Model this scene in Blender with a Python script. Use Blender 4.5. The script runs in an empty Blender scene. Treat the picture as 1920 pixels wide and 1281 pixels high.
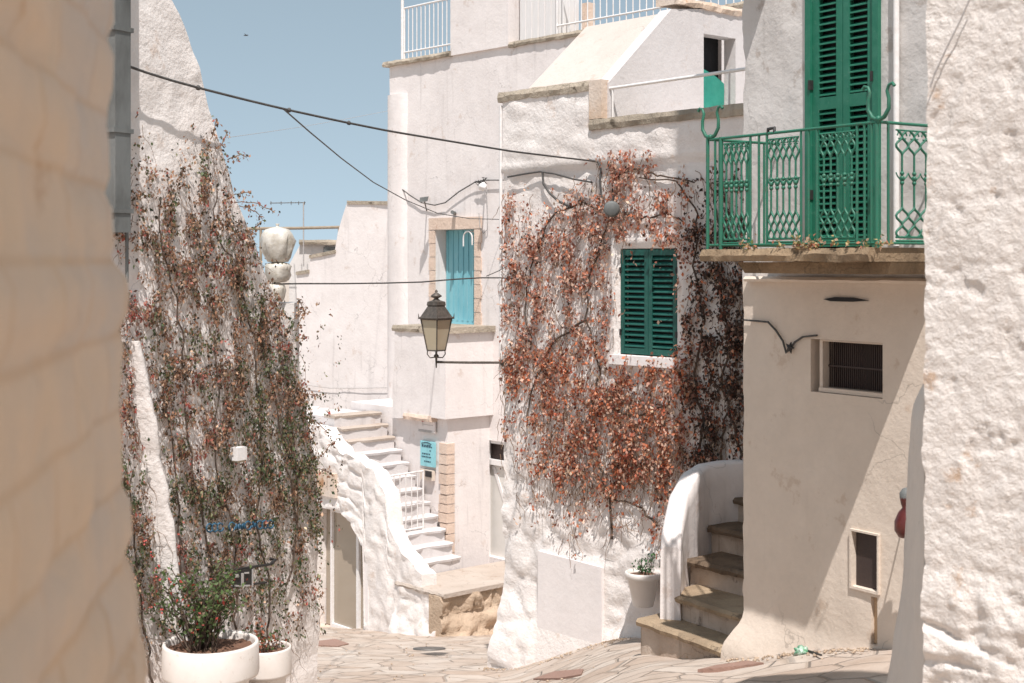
import bpy, bmesh, math, random
import numpy as np
from mathutils import Vector, noise
R = math.radians
scene = bpy.context.scene
COL = scene.collection
random.seed(7); rng = np.random.default_rng(7)

# ------------------------------------------------------------------ camera, sky, sun, exposure
F = 2666.7; HY = 490.0                      # focal length in photo pixels, horizon row
cam = bpy.data.cameras.new("camera"); co = bpy.data.objects.new("camera", cam); COL.objects.link(co)
co.location = (0, 0, 0); co.rotation_euler = (R(90), 0, 0)
cam.lens = 50; cam.sensor_width = 36; cam.shift_y = -(640.5 - HY) / 1920.0
cam.clip_start = 0.05; cam.clip_end = 2000
cam.dof.use_dof = True; cam.dof.focus_distance = 13.5; cam.dof.aperture_fstop = 4.6
scene.camera = co
SUN_DIR = Vector((0.06, -0.998, 0)).normalized()
ELEV = 61
sd = Vector((SUN_DIR.x * math.cos(R(ELEV)), SUN_DIR.y * math.cos(R(ELEV)), math.sin(R(ELEV))))
w = bpy.data.worlds.new("World"); scene.world = w; w.use_nodes = True
nt = w.node_tree; nt.nodes.clear()
sky = nt.nodes.new("ShaderNodeTexSky"); sky.sky_type = 'NISHITA'; sky.sun_disc = False
sky.sun_elevation = R(ELEV); sky.sun_rotation = math.atan2(SUN_DIR.x, SUN_DIR.y)
sky.air_density = 1.0; sky.dust_density = 0.35; sky.ozone_density = 3.0; sky.altitude = 100
tc = nt.nodes.new("ShaderNodeTexCoord"); lift = nt.nodes.new("ShaderNodeVectorMath"); lift.operation = 'ADD'; lift.inputs[1].default_value = (0, 0, .30)
nt.links.new(tc.outputs['Generated'], lift.inputs[0]); nt.links.new(lift.outputs[0], sky.inputs['Vector'])
hs = nt.nodes.new("ShaderNodeHueSaturation"); hs.inputs['Saturation'].default_value = 0.52; hs.inputs['Hue'].default_value = 0.465
bg = nt.nodes.new("ShaderNodeBackground"); bg.inputs['Strength'].default_value = 0.138
wo = nt.nodes.new("ShaderNodeOutputWorld")
nt.links.new(sky.outputs[0], hs.inputs['Color']); nt.links.new(hs.outputs[0], bg.inputs[0]); nt.links.new(bg.outputs[0], wo.inputs[0])
sl = bpy.data.lights.new("sun", 'SUN'); so = bpy.data.objects.new("sun", sl); COL.objects.link(so)
sl.energy = 4.25; sl.angle = R(0.55); sl.color = (1.0, 0.962, 0.934)
so.rotation_euler = sd.to_track_quat('Z', 'Y').to_euler()
scene.view_settings.view_transform = 'Standard'; scene.view_settings.look = 'None'
scene.view_settings.exposure = 0.40; scene.view_settings.gamma = 1.0
scene.cycles.max_bounces = 8; scene.cycles.diffuse_bounces = 4

# ------------------------------------------------------------------ materials
def mat_base(name):
    m = bpy.data.materials.new(name); m.use_nodes = True
    t = m.node_tree; b = t.nodes["Principled BSDF"]
    return m, t, b
def N(t, kind, **kw):
    n = t.nodes.new(kind)
    for k, v in kw.items():
        if k in n.inputs: n.inputs[k].default_value = v
        else: setattr(n, k, v)
    return n
def ramp(t, src, a, b, ca=(0,0,0,1), cb=(1,1,1,1)):
    r = t.nodes.new("ShaderNodeValToRGB"); e = r.color_ramp.elements
    e[0].position = a; e[0].color = ca; e[1].position = b; e[1].color = cb
    t.links.new(src, r.inputs[0]); return r.outputs[0]
def mixc(t, fac, a, b):
    m = t.nodes.new("ShaderNodeMix"); m.data_type = 'RGBA'
    if isinstance(fac, float): m.inputs[0].default_value = fac
    else: t.links.new(fac, m.inputs[0])
    for sock, v in ((m.inputs[6], a), (m.inputs[7], b)):
        if isinstance(v, tuple): sock.default_value = (*v[:3], 1)
        else: t.links.new(v, sock)
    return m.outputs[2]
def noise_tex(t, vec, scale, detail=6, rough=.6):
    n = N(t, "ShaderNodeTexNoise"); n.inputs['Scale'].default_value = scale; n.inputs['Detail'].default_value = detail
    n.inputs['Roughness'].default_value = rough
    t.links.new(vec, n.inputs['Vector']); return n.outputs['Fac']
def mulv(t, fac, k):
    m = N(t, "ShaderNodeMath", operation='MULTIPLY'); t.links.new(fac, m.inputs[0]); m.inputs[1].default_value = k; return m.outputs[0]
def scaled(t, vec, s):
    m = N(t, "ShaderNodeMapping"); m.inputs['Scale'].default_value = s; t.links.new(vec, m.inputs['Vector']); return m.outputs[0]
def plaster(name, base, patch, amt=.5, spot=(.42,.27,.17), spot_amt=.5, streak=.3, bump=.5, rough=.92, fine=22, crack=.5):
    """Whitewashed or rendered stone: mottling, worn patches, rain streaks."""
    m, t, b = mat_base(name)
    pos = N(t, "ShaderNodeNewGeometry").outputs['Position']
    n1 = noise_tex(t, pos, 1.1, 7, .62); n2 = noise_tex(t, pos, 5.5, 8, .65); n3 = noise_tex(t, pos, fine, 6, .6)
    ns = noise_tex(t, scaled(t, pos, (7, 7, .55)), 1.0, 5, .6)
    c = mixc(t, mulv(t, ramp(t, n1, .42, .72), amt), base, patch)
    c = mixc(t, mulv(t, ramp(t, n2, .35, .8), .28), c, tuple(x * .82 for x in patch))
    c = mixc(t, mulv(t, ramp(t, ns, .58, .78), streak), c, tuple(x * .48 for x in patch))
    c = mixc(t, mulv(t, ramp(t, noise_tex(t, pos, 3.3, 9, .7), .60, .66), spot_amt), c, spot)
    c = mixc(t, mulv(t, ramp(t, n3, .30, .62, (1,1,1,1), (0,0,0,1)), .10), c, tuple(x * .55 for x in patch))
    vo = N(t, "ShaderNodeTexVoronoi", feature='DISTANCE_TO_EDGE'); vo.inputs['Scale'].default_value = 1.25
    wn = N(t, "ShaderNodeTexNoise"); wn.inputs['Scale'].default_value = 3.0; wn.inputs['Detail'].default_value = 8; t.links.new(pos, wn.inputs['Vector'])
    wa = N(t, "ShaderNodeVectorMath", operation='MULTIPLY_ADD'); t.links.new(wn.outputs['Color'], wa.inputs[0]); wa.inputs[1].default_value = (.55,.55,.55); t.links.new(pos, wa.inputs[2]); t.links.new(wa.outputs[0], vo.inputs['Vector'])
    cm = N(t, "ShaderNodeMath", operation='MULTIPLY'); t.links.new(ramp(t, vo.outputs['Distance'], .0, .008, (1,1,1,1), (0,0,0,1)), cm.inputs[0]); t.links.new(ramp(t, noise_tex(t, pos, .9, 3, .5), .5, .6), cm.inputs[1])
    c = mixc(t, mulv(t, cm.outputs[0], crack), c, tuple(x * .35 for x in patch))
    t.links.new(c, b.inputs['Base Color']); b.inputs['Roughness'].default_value = rough
    b.inputs['Specular IOR Level'].default_value = .25
    ad = N(t, "ShaderNodeMath", operation='ADD'); t.links.new(mulv(t, n2, 1.0), ad.inputs[0]); t.links.new(mulv(t, n3, .45), ad.inputs[1])
    bp = N(t, "ShaderNodeBump"); bp.inputs['Strength'].default_value = bump; bp.inputs['Distance'].default_value = .03
    t.links.new(ad.outputs[0], bp.inputs['Height']); t.links.new(bp.outputs[0], b.inputs['Normal'])
    return m
def painted(name, c1, c2, rough=.45, scale=14, metal=0, bump=.15, amt=.6, stretch=(1,1,1), chip=0, chipc=(.30,.22,.15)):
    m, t, b = mat_base(name)
    pos = scaled(t, N(t, "ShaderNodeNewGeometry").outputs['Position'], stretch)
    n = noise_tex(t, pos, scale, 6, .65)
    c = mixc(t, mulv(t, ramp(t, n, .42, .74), amt), c1, c2)
    if chip: c = mixc(t, mulv(t, ramp(t, noise_tex(t, pos, scale*3.1, 5, .7), .60, .66), chip), c, chipc)
    t.links.new(c, b.inputs['Base Color'])
    b.inputs['Roughness'].default_value = rough; b.inputs['Metallic'].default_value = metal
    bp = N(t, "ShaderNodeBump"); bp.inputs['Strength'].default_value = bump; bp.inputs['Distance'].default_value = .01
    t.links.new(n, bp.inputs['Height']); t.links.new(bp.outputs[0], b.inputs['Normal'])
    return m
def leafmat(name, trans=.25):
    m, t, b = mat_base(name)
    a = N(t, "ShaderNodeAttribute"); a.attribute_name = "leaf_colour"
    t.links.new(a.outputs['Color'], b.inputs['Base Color']); b.inputs['Roughness'].default_value = .6
    tr = N(t, "ShaderNodeBsdfTranslucent"); t.links.new(a.outputs['Color'], tr.inputs['Color'])
    mx = N(t, "ShaderNodeMixShader"); mx.inputs[0].default_value = trans
    t.links.new(b.outputs[0], mx.inputs[1]); t.links.new(tr.outputs[0], mx.inputs[2])
    t.links.new(mx.outputs[0], t.nodes["Material Output"].inputs['Surface'])
    return m
W1 = (.80, .735, .705); W2 = (.66, .595, .565)
M = {}
M['white'] = plaster('whitewash', W1, W2, .45, spot_amt=.30, streak=.38, bump=.22)
M['smooth'] = plaster('smooth_whitewash', (.82,.76,.735), (.72,.66,.63), .4, spot_amt=.10, streak=.10, bump=.16)
M['lumpy'] = plaster('whitewashed_rubble', (.82,.76,.72), (.68,.60,.55), .4, spot=(.50,.33,.22), spot_amt=.38, streak=.05, bump=.5)
M['near'] = plaster('near_whitewash', (.76,.695,.645), (.66,.57,.51), .45, spot=(.50,.33,.215), spot_amt=.8, streak=.02, bump=.85, fine=42, crack=.75)
M['cream'] = plaster('cream_render', (.71,.605,.51), (.61,.51,.42), .55, spot=(.42,.27,.17), spot_amt=.35, streak=.08, bump=.25)
M['grey'] = plaster('grey_render', (.66,.62,.59), (.50,.46,.43), .6, spot=(.30,.22,.17), spot_amt=.5, streak=.35, bump=.3)
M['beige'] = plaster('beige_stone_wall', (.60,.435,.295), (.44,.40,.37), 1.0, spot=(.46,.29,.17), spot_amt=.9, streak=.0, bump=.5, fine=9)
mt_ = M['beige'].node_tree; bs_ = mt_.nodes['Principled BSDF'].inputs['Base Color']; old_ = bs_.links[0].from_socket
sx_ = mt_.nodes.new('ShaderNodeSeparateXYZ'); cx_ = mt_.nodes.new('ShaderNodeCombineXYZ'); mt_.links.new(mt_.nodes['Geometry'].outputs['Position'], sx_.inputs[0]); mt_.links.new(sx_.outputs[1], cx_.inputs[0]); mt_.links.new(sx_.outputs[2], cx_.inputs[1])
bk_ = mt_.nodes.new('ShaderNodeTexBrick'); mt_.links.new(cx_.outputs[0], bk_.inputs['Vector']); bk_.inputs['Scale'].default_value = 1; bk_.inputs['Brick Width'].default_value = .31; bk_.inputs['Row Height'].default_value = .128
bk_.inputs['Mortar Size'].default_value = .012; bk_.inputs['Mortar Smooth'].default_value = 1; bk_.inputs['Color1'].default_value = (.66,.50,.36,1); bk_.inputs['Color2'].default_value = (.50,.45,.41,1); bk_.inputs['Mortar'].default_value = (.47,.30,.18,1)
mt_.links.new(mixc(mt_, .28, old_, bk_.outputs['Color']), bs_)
M['shadegrey'] = plaster('shaded_buttress_plaster', (.66,.58,.51), (.56,.50,.45), .5, spot_amt=.15, streak=.0, bump=.3)  # greyed base: the buttress's shade is put into its plaster colour
M['roof'] = plaster('limewashed_roof', (.60,.52,.465), (.50,.42,.365), .6, spot=(.42,.30,.22), spot_amt=.4, streak=.1, bump=.3)
M['coping'] = plaster('lichened_stone', (.50,.42,.33), (.20,.165,.125), .9, spot=(.09,.07,.05), spot_amt=.85, streak=.4, bump=.9)
M['slab'] = plaster('weathered_slab', (.38,.27,.17), (.12,.085,.055), .95, spot=(.08,.055,.035), spot_amt=.8, streak=.5, bump=.8)
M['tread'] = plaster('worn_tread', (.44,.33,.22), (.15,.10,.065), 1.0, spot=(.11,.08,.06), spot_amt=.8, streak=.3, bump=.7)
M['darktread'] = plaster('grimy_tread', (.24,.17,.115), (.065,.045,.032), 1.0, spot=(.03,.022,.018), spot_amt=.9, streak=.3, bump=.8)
M['riser'] = plaster('stained_riser', (.60,.50,.42), (.26,.175,.115), .9, spot=(.14,.10,.08), spot_amt=.6, streak=.9, bump=.5)
M['terr'] = plaster('terrace_whitewash', (.64,.60,.585), (.56,.51,.49), .5, spot_amt=.2, streak=.25, bump=.25)
M['land'] = plaster('landing_stone', (.50,.425,.365), (.38,.30,.24), .7, spot=(.3,.2,.14), spot_amt=.5, streak=0, bump=.6)
M['pink'] = plaster('pink_limestone', (.70,.55,.45), (.60,.44,.34), .6, spot=(.38,.20,.13), spot_amt=.5, streak=.1, bump=.5)
M['rough'] = plaster('bare_tufa', (.60,.46,.34), (.34,.245,.17), .8, spot=(.16,.11,.075), spot_amt=.6, streak=.2, bump=1.0)
M['rust'] = plaster('rust_stained_plaster', (.70,.60,.52), (.52,.33,.19), .9, spot=(.40,.19,.08), spot_amt=.8, streak=.3, bump=.4)
M['green'] = painted('green_paint', (.012,.14,.082), (.05,.20,.135), .5, 9, chip=.35, chipc=(.12,.26,.19))
M['darkgreen'] = painted('dark_green_paint', (.005,.075,.058), (.03,.12,.095), .5, 9, chip=.3, chipc=(.07,.15,.12))
M['railgreen'] = painted('green_ironwork', (.020,.15,.092), (.05,.11,.075), .5, 22, chip=.6, chipc=(.16,.10,.06))
M['blue'] = painted('turquoise_paint', (.16,.40,.46), (.27,.52,.56), .6, 5, stretch=(1,1,.3), chip=.4, chipc=(.35,.50,.52))
M['whitemetal'] = painted('white_metal', (.78,.75,.73), (.62,.55,.50), .5, 18)
M['whitewood'] = painted('white_wood', (.74,.71,.69), (.62,.58,.55), .6, 10, stretch=(6,6,.5))
M['doorwhite'] = painted('off_white_door', (.64,.61,.57), (.56,.53,.48), .55, 6)
M['iron'] = painted('weathered_iron', (.075,.062,.052), (.20,.165,.135), .55, 24, metal=.3)
M['dark'] = painted('dark_iron', (.02,.018,.017), (.05,.04,.035), .6, 20)
M['brownmesh'] = painted('brown_mesh', (.045,.028,.024), (.06,.04,.032), .7, 60)
M['void'] = painted('dark_interior', (.02,.02,.022), (.03,.03,.03), .9, 3)
M['cable'] = painted('black_cable', (.06,.055,.052), (.13,.12,.11), .7, 20)
M['palecable'] = painted('pale_cable', (.42,.39,.37), (.30,.27,.26), .7, 20)
M['pipe'] = painted('grey_zinc_pipe', (.15,.155,.15), (.055,.055,.05), .6, 5, stretch=(1,1,.4), amt=.9)
M['pot'] = painted('white_plastic_pot', (.74,.68,.63), (.64,.57,.51), .55, 5, bump=.05, chip=.5, chipc=(.50,.42,.35))
M['soil'] = painted('soil_and_bark', (.13,.065,.04), (.30,.16,.10), .95, 40, bump=1)
M['stem'] = painted('creeper_stem', (.22,.135,.085), (.40,.28,.19), .85, 12)
M['darkstem'] = painted('old_wood_stem', (.075,.05,.036), (.16,.11,.08), .9, 20, bump=.6)
M['leaf'] = leafmat('creeper_leaf', .42)
M['frost'] = painted('dusty_lantern_glass', (.44,.37,.26), (.52,.46,.36), .3, 4, bump=.02)
M['signblue'] = painted('pale_turquoise_sign', (.25,.55,.60), (.30,.60,.63), .5, 8)
M['signwhite'] = painted('faded_white_sign', (.72,.66,.63), (.78,.70,.68), .5, 8)
M['ink'] = painted('sign_ink', (.03,.07,.10), (.05,.09,.12), .7, 8)
M['red'] = painted('faded_red', (.45,.06,.05), (.70,.22,.18), .6, 10)
M['maroon'] = painted('maroon_glaze', (.085,.012,.010), (.15,.03,.02), .35, 9)
M['bluewrite'] = painted('blue_letter_paint', (.02,.08,.14), (.05,.14,.20), .5, 12)
M['wrap'] = painted('cloudy_plastic_wrap', (.62,.58,.52), (.40,.34,.25), .3, 11, bump=1.0, amt=.9)
M['tarp'] = painted('green_tarpaulin', (.02,.23,.17), (.05,.32,.24), .5, 7, bump=.8)
M['wood'] = painted('weathered_beam', (.26,.20,.14), (.40,.33,.26), .8, 10)
M['paver'] = plaster('red_brown_paver', (.34,.21,.165), (.28,.18,.14), .5, spot=(.2,.12,.09), spot_amt=.4, streak=0, bump=.5)
M['cast'] = painted('cast_iron_cover', (.13,.12,.11), (.20,.17,.15), .6, 30, metal=.4, bump=.6)
M['tan'] = plaster('tan_channel', (.52,.36,.23), (.44,.30,.19), .4, spot_amt=.2, streak=0, bump=.4)
M['litter'] = painted('crumpled_green_wrapper', (.10,.28,.15), (.75,.78,.74), .5, 25, amt=1)
m, t, b = mat_base('door_glass'); b.inputs['Base Color'].default_value = (.34,.28,.215,1); b.inputs['Roughness'].default_value = .07
b.inputs['Specular IOR Level'].default_value = .8; M['glass'] = m
m, t, b = mat_base('paving')
pos = N(t, "ShaderNodeNewGeometry").outputs['Position']
mp = N(t, "ShaderNodeMapping"); mp.inputs['Rotation'].default_value = (0, 0, R(32)); t.links.new(pos, mp.inputs['Vector'])
wob = N(t, "ShaderNodeTexNoise"); wob.inputs['Scale'].default_value = 1.3; t.links.new(mp.outputs[0], wob.inputs['Vector'])
va = N(t, "ShaderNodeVectorMath", operation='MULTIPLY_ADD'); t.links.new(wob.outputs['Color'], va.inputs[0]); va.inputs[1].default_value = (.10,.10,0); t.links.new(mp.outputs[0], va.inputs[2])
st_v = scaled(t, va.outputs[0], (1, 1.35, 0))
v1 = N(t, "ShaderNodeTexVoronoi", feature='DISTANCE_TO_EDGE'); v1.inputs['Scale'].default_value = 2.1; v1.inputs['Randomness'].default_value = .75; t.links.new(st_v, v1.inputs['Vector'])
v2 = N(t, "ShaderNodeTexVoronoi"); v2.inputs['Scale'].default_value = 2.1; v2.inputs['Randomness'].default_value = .75; t.links.new(st_v, v2.inputs['Vector'])
sepc = N(t, "ShaderNodeSeparateColor"); t.links.new(v2.outputs['Color'], sepc.inputs[0])
joint = ramp(t, v1.outputs['Distance'], .006, .034, (1,1,1,1), (0,0,0,1))
slabc = mixc(t, sepc.outputs[0], (.43,.33,.26), (.54,.46,.39))
brc = mixc(t, mulv(t, joint, .42), slabc, (.20,.15,.11))
g1 = noise_tex(t, pos, 3.5, 8, .65); g2 = noise_tex(t, pos, 22, 5, .6)
c = mixc(t, mulv(t, ramp(t, g1, .46, .68), .55), brc, (.30,.22,.165))
c = mixc(t, mulv(t, ramp(t, noise_tex(t, pos, 1.7, 4, .5), .5, .7), .5), c, (.50,.43,.375))
t.links.new(c, b.inputs['Base Color']); b.inputs['Roughness'].default_value = .85
ad = N(t, "ShaderNodeMath", operation='ADD'); t.links.new(mulv(t, joint, -.9), ad.inputs[0]); t.links.new(mulv(t, g1, .9), ad.inputs[1])
bp = N(t, "ShaderNodeBump"); bp.inputs['Strength'].default_value = .8; bp.inputs['Distance'].default_value = .03
t.links.new(ad.outputs[0], bp.inputs['Height']); t.links.new(bp.outputs[0], b.inputs['Normal']); M['paving'] = m

# ------------------------------------------------------------------ helpers
class Pl:
    """A vertical plane: s along u, z up, o outward (towards the street)."""
    def __init__(self, P0, u):
        self.P = Vector((P0[0], P0[1], 0)); self.u = Vector((u[0], u[1], 0)).normalized(); self.n = Vector((self.u.y, -self.u.x, 0))
    def pt(self, s, z, o=0.0):
        p = self.P + self.u * s + self.n * o; return Vector((p.x, p.y, z))
    def sp(self, px, o=0.0):
        k = (px - 960) / F; q = self.P + self.n * o
        return (k * q.y - q.x) / (self.u.x - k * self.u.y)
    def sz(self, px, py, o=0.0):
        s = self.sp(px, o); y = (self.P + self.u * s + self.n * o).y
        return s, (HY - py) / F * y
    def at(self, px, py, o=0.0):
        s, z = self.sz(px, py, o); return self.pt(s, z, o)
def P3(px, py, D): return Vector(((px - 960) / F * D, D, (HY - py) / F * D))

def thing(name, label, cat, loc=(0,0,0), group=None):
    o = bpy.data.objects.new(name, None); COL.objects.link(o); o.location = loc; o.empty_display_size = .2
    o['label'] = label; o['category'] = cat
    if group: o['group'] = group
    return o
def tag(o, label=None, cat=None, group=None, kind=None):
    if label: o['label'] = label
    if cat: o['category'] = cat
    if group: o['group'] = group
    if kind: o['kind'] = kind
    return o
def root_loc(o):
    while o.parent: o = o.parent
    return Vector(o.location)
class MB:
    def __init__(self): self.v = []; self.f = []; self.sm = []
    def add(self, vs, fs, smooth=False):
        b = len(self.v); self.v += [tuple(v) for v in vs]; self.f += [tuple(i + b for i in f) for f in fs]; self.sm += [smooth] * len(fs)
        return self
    def hexa(self, b4, t4):
        self.add(list(b4) + list(t4), [(3,2,1,0),(4,5,6,7),(0,1,5,4),(1,2,6,5),(2,3,7,6),(3,0,4,7)]); return self
    def box(self, pl, s0, s1, z0, z1, o0, o1):
        return self.hexa([pl.pt(s0,z0,o1), pl.pt(s1,z0,o1), pl.pt(s1,z0,o0), pl.pt(s0,z0,o0)], [pl.pt(s0,z1,o1), pl.pt(s1,z1,o1), pl.pt(s1,z1,o0), pl.pt(s0,z1,o0)])
    def prism(self, pts, z0, z1):
        n = len(pts); vs = [(p[0],p[1],z0) for p in pts] + [(p[0],p[1],z1) for p in pts]
        self.add(vs, [tuple(range(n-1,-1,-1)), tuple(range(n,2*n))] + [(i,(i+1)%n,n+(i+1)%n,n+i) for i in range(n)]); return self
    def poly(self, pl, sz, o0, o1):
        """extrude an outline given in (s,z) from o0 to o1"""
        n = len(sz); vs = [pl.pt(s,z,o1) for s,z in sz] + [pl.pt(s,z,o0) for s,z in sz]
        self.add(vs, [tuple(range(n)), tuple(range(2*n-1,n-1,-1))] + [(i,n+i,n+(i+1)%n,(i+1)%n) for i in range(n)]); return self
    def tube(self, pts, r, sides=6, caps=True):
        pts = [Vector(p) for p in pts]; n = len(pts); rs = r if isinstance(r, (list, tuple)) else [r]*n
        vs = []; up = None
        for i, p in enumerate(pts):
            d = (pts[min(i+1,n-1)] - pts[max(i-1,0)])
            if d.length < 1e-9: d = Vector((0,0,1))
            d.normalize()
            if up is None:
                a = Vector((0,0,1)) if abs(d.z) < .9 else Vector((1,0,0)); up = d.cross(a).normalized()
            else: up = (up - d*up.dot(d)); up = up.normalized() if up.length > 1e-6 else d.orthogonal().normalized()
            q = d.cross(up)
            for k in range(sides):
                a = 2*math.pi*k/sides; vs.append(p + (up*math.cos(a) + q*math.sin(a))*rs[i])
        fs = [(i*sides+k, i*sides+(k+1)%sides, (i+1)*sides+(k+1)%sides, (i+1)*sides+k) for i in range(n-1) for k in range(sides)]
        self.add(vs, fs, True)
        if caps: self.add(vs[:sides], [tuple(range(sides-1,-1,-1))]); self.add(vs[-sides:], [tuple(range(sides))])
        return self
    def lathe(self, c, prof, sides=32, rot=0.0, smooth=True, jag=0):
        c = Vector(c); vs = []; 
        for r, z in prof:
            for k in range(sides):
                a = rot + 2*math.pi*k/sides; rr = r*(1+jag*noise.noise(Vector((k*.7, z*8, c.x)))) if jag else r
                vs.append((c.x+rr*math.cos(a), c.y+rr*math.sin(a), c.z+z))
        n = len(prof)
        self.add(vs, [(i*sides+k, i*sides+(k+1)%sides, (i+1)*sides+(k+1)%sides, (i+1)*sides+k) for i in range(n-1) for k in range(sides)], smooth); return self
    def blob(self, c, r, seed=0, amp=.25, n=10, sc=(1,1,1), f=2.0):
        c = Vector(c); vs = []
        for i in range(n+1):
            th = math.pi*i/n
            for k in range(2*n):
                ph = math.pi*k/n; d = Vector((math.sin(th)*math.cos(ph), math.sin(th)*math.sin(ph), math.cos(th)))
                rr = r*(1+amp*noise.noise(d*f+Vector((seed*3.1,seed,0))))
                vs.append((c.x+d.x*rr*sc[0], c.y+d.y*rr*sc[1], c.z+d.z*rr*sc[2]))
        m2 = 2*n
        self.add(vs, [(i*m2+k, (i+1)*m2+k, (i+1)*m2+(k+1)%m2, i*m2+(k+1)%m2) for i in range(n) for k in range(m2)], True); return self
    def build(self, name, mat, parent=None, weld=False):
        off = root_loc(parent) if parent else Vector((0,0,0))
        me = bpy.data.meshes.new(name); me.from_pydata([(v[0]-off.x, v[1]-off.y, v[2]-off.z) for v in self.v], [], self.f)
        me.polygons.foreach_set('use_smooth', self.sm); me.materials.append(M[mat] if isinstance(mat, str) else mat)
        bm = bmesh.new(); bm.from_mesh(me)
        if weld: bmesh.ops.remove_doubles(bm, verts=bm.verts, dist=1e-5)
        bmesh.ops.recalc_face_normals(bm, faces=bm.faces)
        bm.to_mesh(me); bm.free(); me.update()
        o = bpy.data.objects.new(name, me); COL.objects.link(o)
        if parent: o.parent = parent
        return o
def lines(a, b, step, extra):
    n = max(1, int(round((b-a)/step))); L = [a + (b-a)*i/n for i in range(n+1)]
    ex = [e for e in extra if a <= e <= b]
    L = [x for x in L if all(abs(x-e) > step*.45 for e in ex) or x in (a, b)] + ex
    return sorted(set(round(x, 5) for x in L))
def wall(mb, pl, s0, s1, z0, z1, thick, holes=(), step=.06, disp=None, warp=None, es=(), ez=()):
    S = lines(s0, s1, step, [h[0] for h in holes] + [h[1] for h in holes] + list(es)); Z = lines(z0, z1, step, [h[2] for h in holes] + [h[3] for h in holes] + list(ez))
    ns, nz = len(S), len(Z)
    def inh(i, j):
        if i < 0 or j < 0 or i >= ns-1 or j >= nz-1: return True
        a = (S[i]+S[i+1])/2; b = (Z[j]+Z[j+1])/2
        return any(h[0] < a < h[1] and h[2] < b < h[3] for h in holes)
    fr = []; bk = []
    for j, z in enumerate(Z):
        for i, s in enumerate(S):
            d = disp(s, z) if disp else 0
            for h in holes:
                q = max(h[0]-s, s-h[1], h[2]-z, z-h[3])
                if q < .1: d *= max(0, q)/.1
            s2, z2 = warp(s, z) if warp else (s, z)
            fr.append(pl.pt(s2, z2, d)); bk.append(pl.pt(s2, z2, -thick))
    cells = [(i, j) for j in range(nz-1) for i in range(ns-1) if not inh(i, j)]
    q = lambda i, j: (j*ns+i, j*ns+i+1, (j+1)*ns+i+1, (j+1)*ns+i)
    mb.add(fr, [q(i, j) for i, j in cells], True); mb.add(bk, [q(i, j)[::-1] for i, j in cells])
    vs = []; fs = []
    for i, j in cells:
        a, b2, c, d = q(i, j)
        for (x, y), (di, dj) in (((a,b2),(0,-1)), ((b2,c),(1,0)), ((c,d),(0,1)), ((d,a),(-1,0))):
            if inh(i+di, j+dj):
                k = len(vs); vs += [fr[x], fr[y], bk[y], bk[x]]; fs.append((k, k+1, k+2, k+3))
    mb.add(vs, fs); return mb
def fbm(x, y, z, f, o=4):
    return noise.fractal(Vector((x*f, y*f, z*f)), 1.0, 2.0, o)
def stones(x, z, fx, fz, seed, w=.12):
    """cobble profile: 1 on a stone, 0 in the joint"""
    p = Vector((x*fx, z*fz + .15*noise.noise(Vector((x*1.5, z*1.5, seed))), seed)); d, _ = noise.voronoi(p)
    return min(1.0, (d[1]-d[0])/w/2)
def courses(s, z, w_, h_, g):
    """1 in the face of a squared block, 0 in its joint"""
    zz = z + .03*noise.noise(Vector((s*2, z*2, 5))); ss = s + .03*noise.noise(Vector((s*3, z*3, 15)))
    r_ = math.floor(zz/h_); fz = zz/h_-r_; ox = (r_*0.37) % 1; fs = (ss/w_+ox) % 1
    return min(1, min(fz, 1-fz)*h_/g, min(fs, 1-fs)*w_/g)
def sm(a, b, x):
    t_ = min(1, max(0, (x-a)/(b-a))); return t_*t_*(3-2*t_)
def interp(x, pts):
    if x <= pts[0][0]: return pts[0][1]
    for (a, va_), (b_, vb) in zip(pts, pts[1:]):
        if x <= b_: return va_ + (vb-va_)*(x-a)/(b_-a)
    return pts[-1][1]
def sag(a, b, s, n=24):
    a = Vector(a); b = Vector(b)
    return [a.lerp(b, i/n) - Vector((0,0,s*4*(i/n)*(1-i/n))) for i in range(n+1)]
def ridge(pl, s0, s1, z0, z1, o0, o1, seed, step=.04, amp=.012):
    """a weathered stone coping: a box whose edges wander"""
    mb = MB(); n = max(2, int((s1-s0)/step)); rings = []
    for i in range(n+1):
        s = s0+(s1-s0)*i/n; g = lambda k: amp*fbm(s*1.0, k*3.7, seed, 5, 3)
        prof = [(z0+g(1), o0), (z0+g(1), o1+g(2)), ((z0+z1)/2+g(3), o1+.012+g(4)*1.3), (z1+g(5)*.8, o1-.01+g(6)), (z1+g(7)*.5, (o0+o1)/2), (z1+g(8)*.5, o0)]
        rings.append([pl.pt(s, z, o) for z, o in prof])
    m_ = 6; vs = [p for r_ in rings for p in r_]
    mb.add(vs, [(i*m_+k, i*m_+(k+1)%m_, (i+1)*m_+(k+1)%m_, (i+1)*m_+k) for i in range(n) for k in range(m_)], False)
    mb.add(rings[0], [tuple(range(m_))]); mb.add(rings[-1], [tuple(range(m_-1,-1,-1))]); return mb

# planes of the street
uA = (.662, -.749)
A = Pl((-.09, 16.0), uA)          # house with the creeper
B = Pl((-.09, 24.0), uA)          # tall house further down
C = Pl((-4.6, 28.6), (.80, -.60))      # white house at the end
E = Pl((1.79, 11.0), (.555, -.832))  # house with the balcony
DW = Pl((-2.71, 9.5), (.5, .866))  # tapering wall with the creeper
RW = Pl((1.605, 5.5), (.70, -.70))   # rough wall near right
LW = Pl((-.684, 2.5), (-.144, 1.0))  # wall near left

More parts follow.
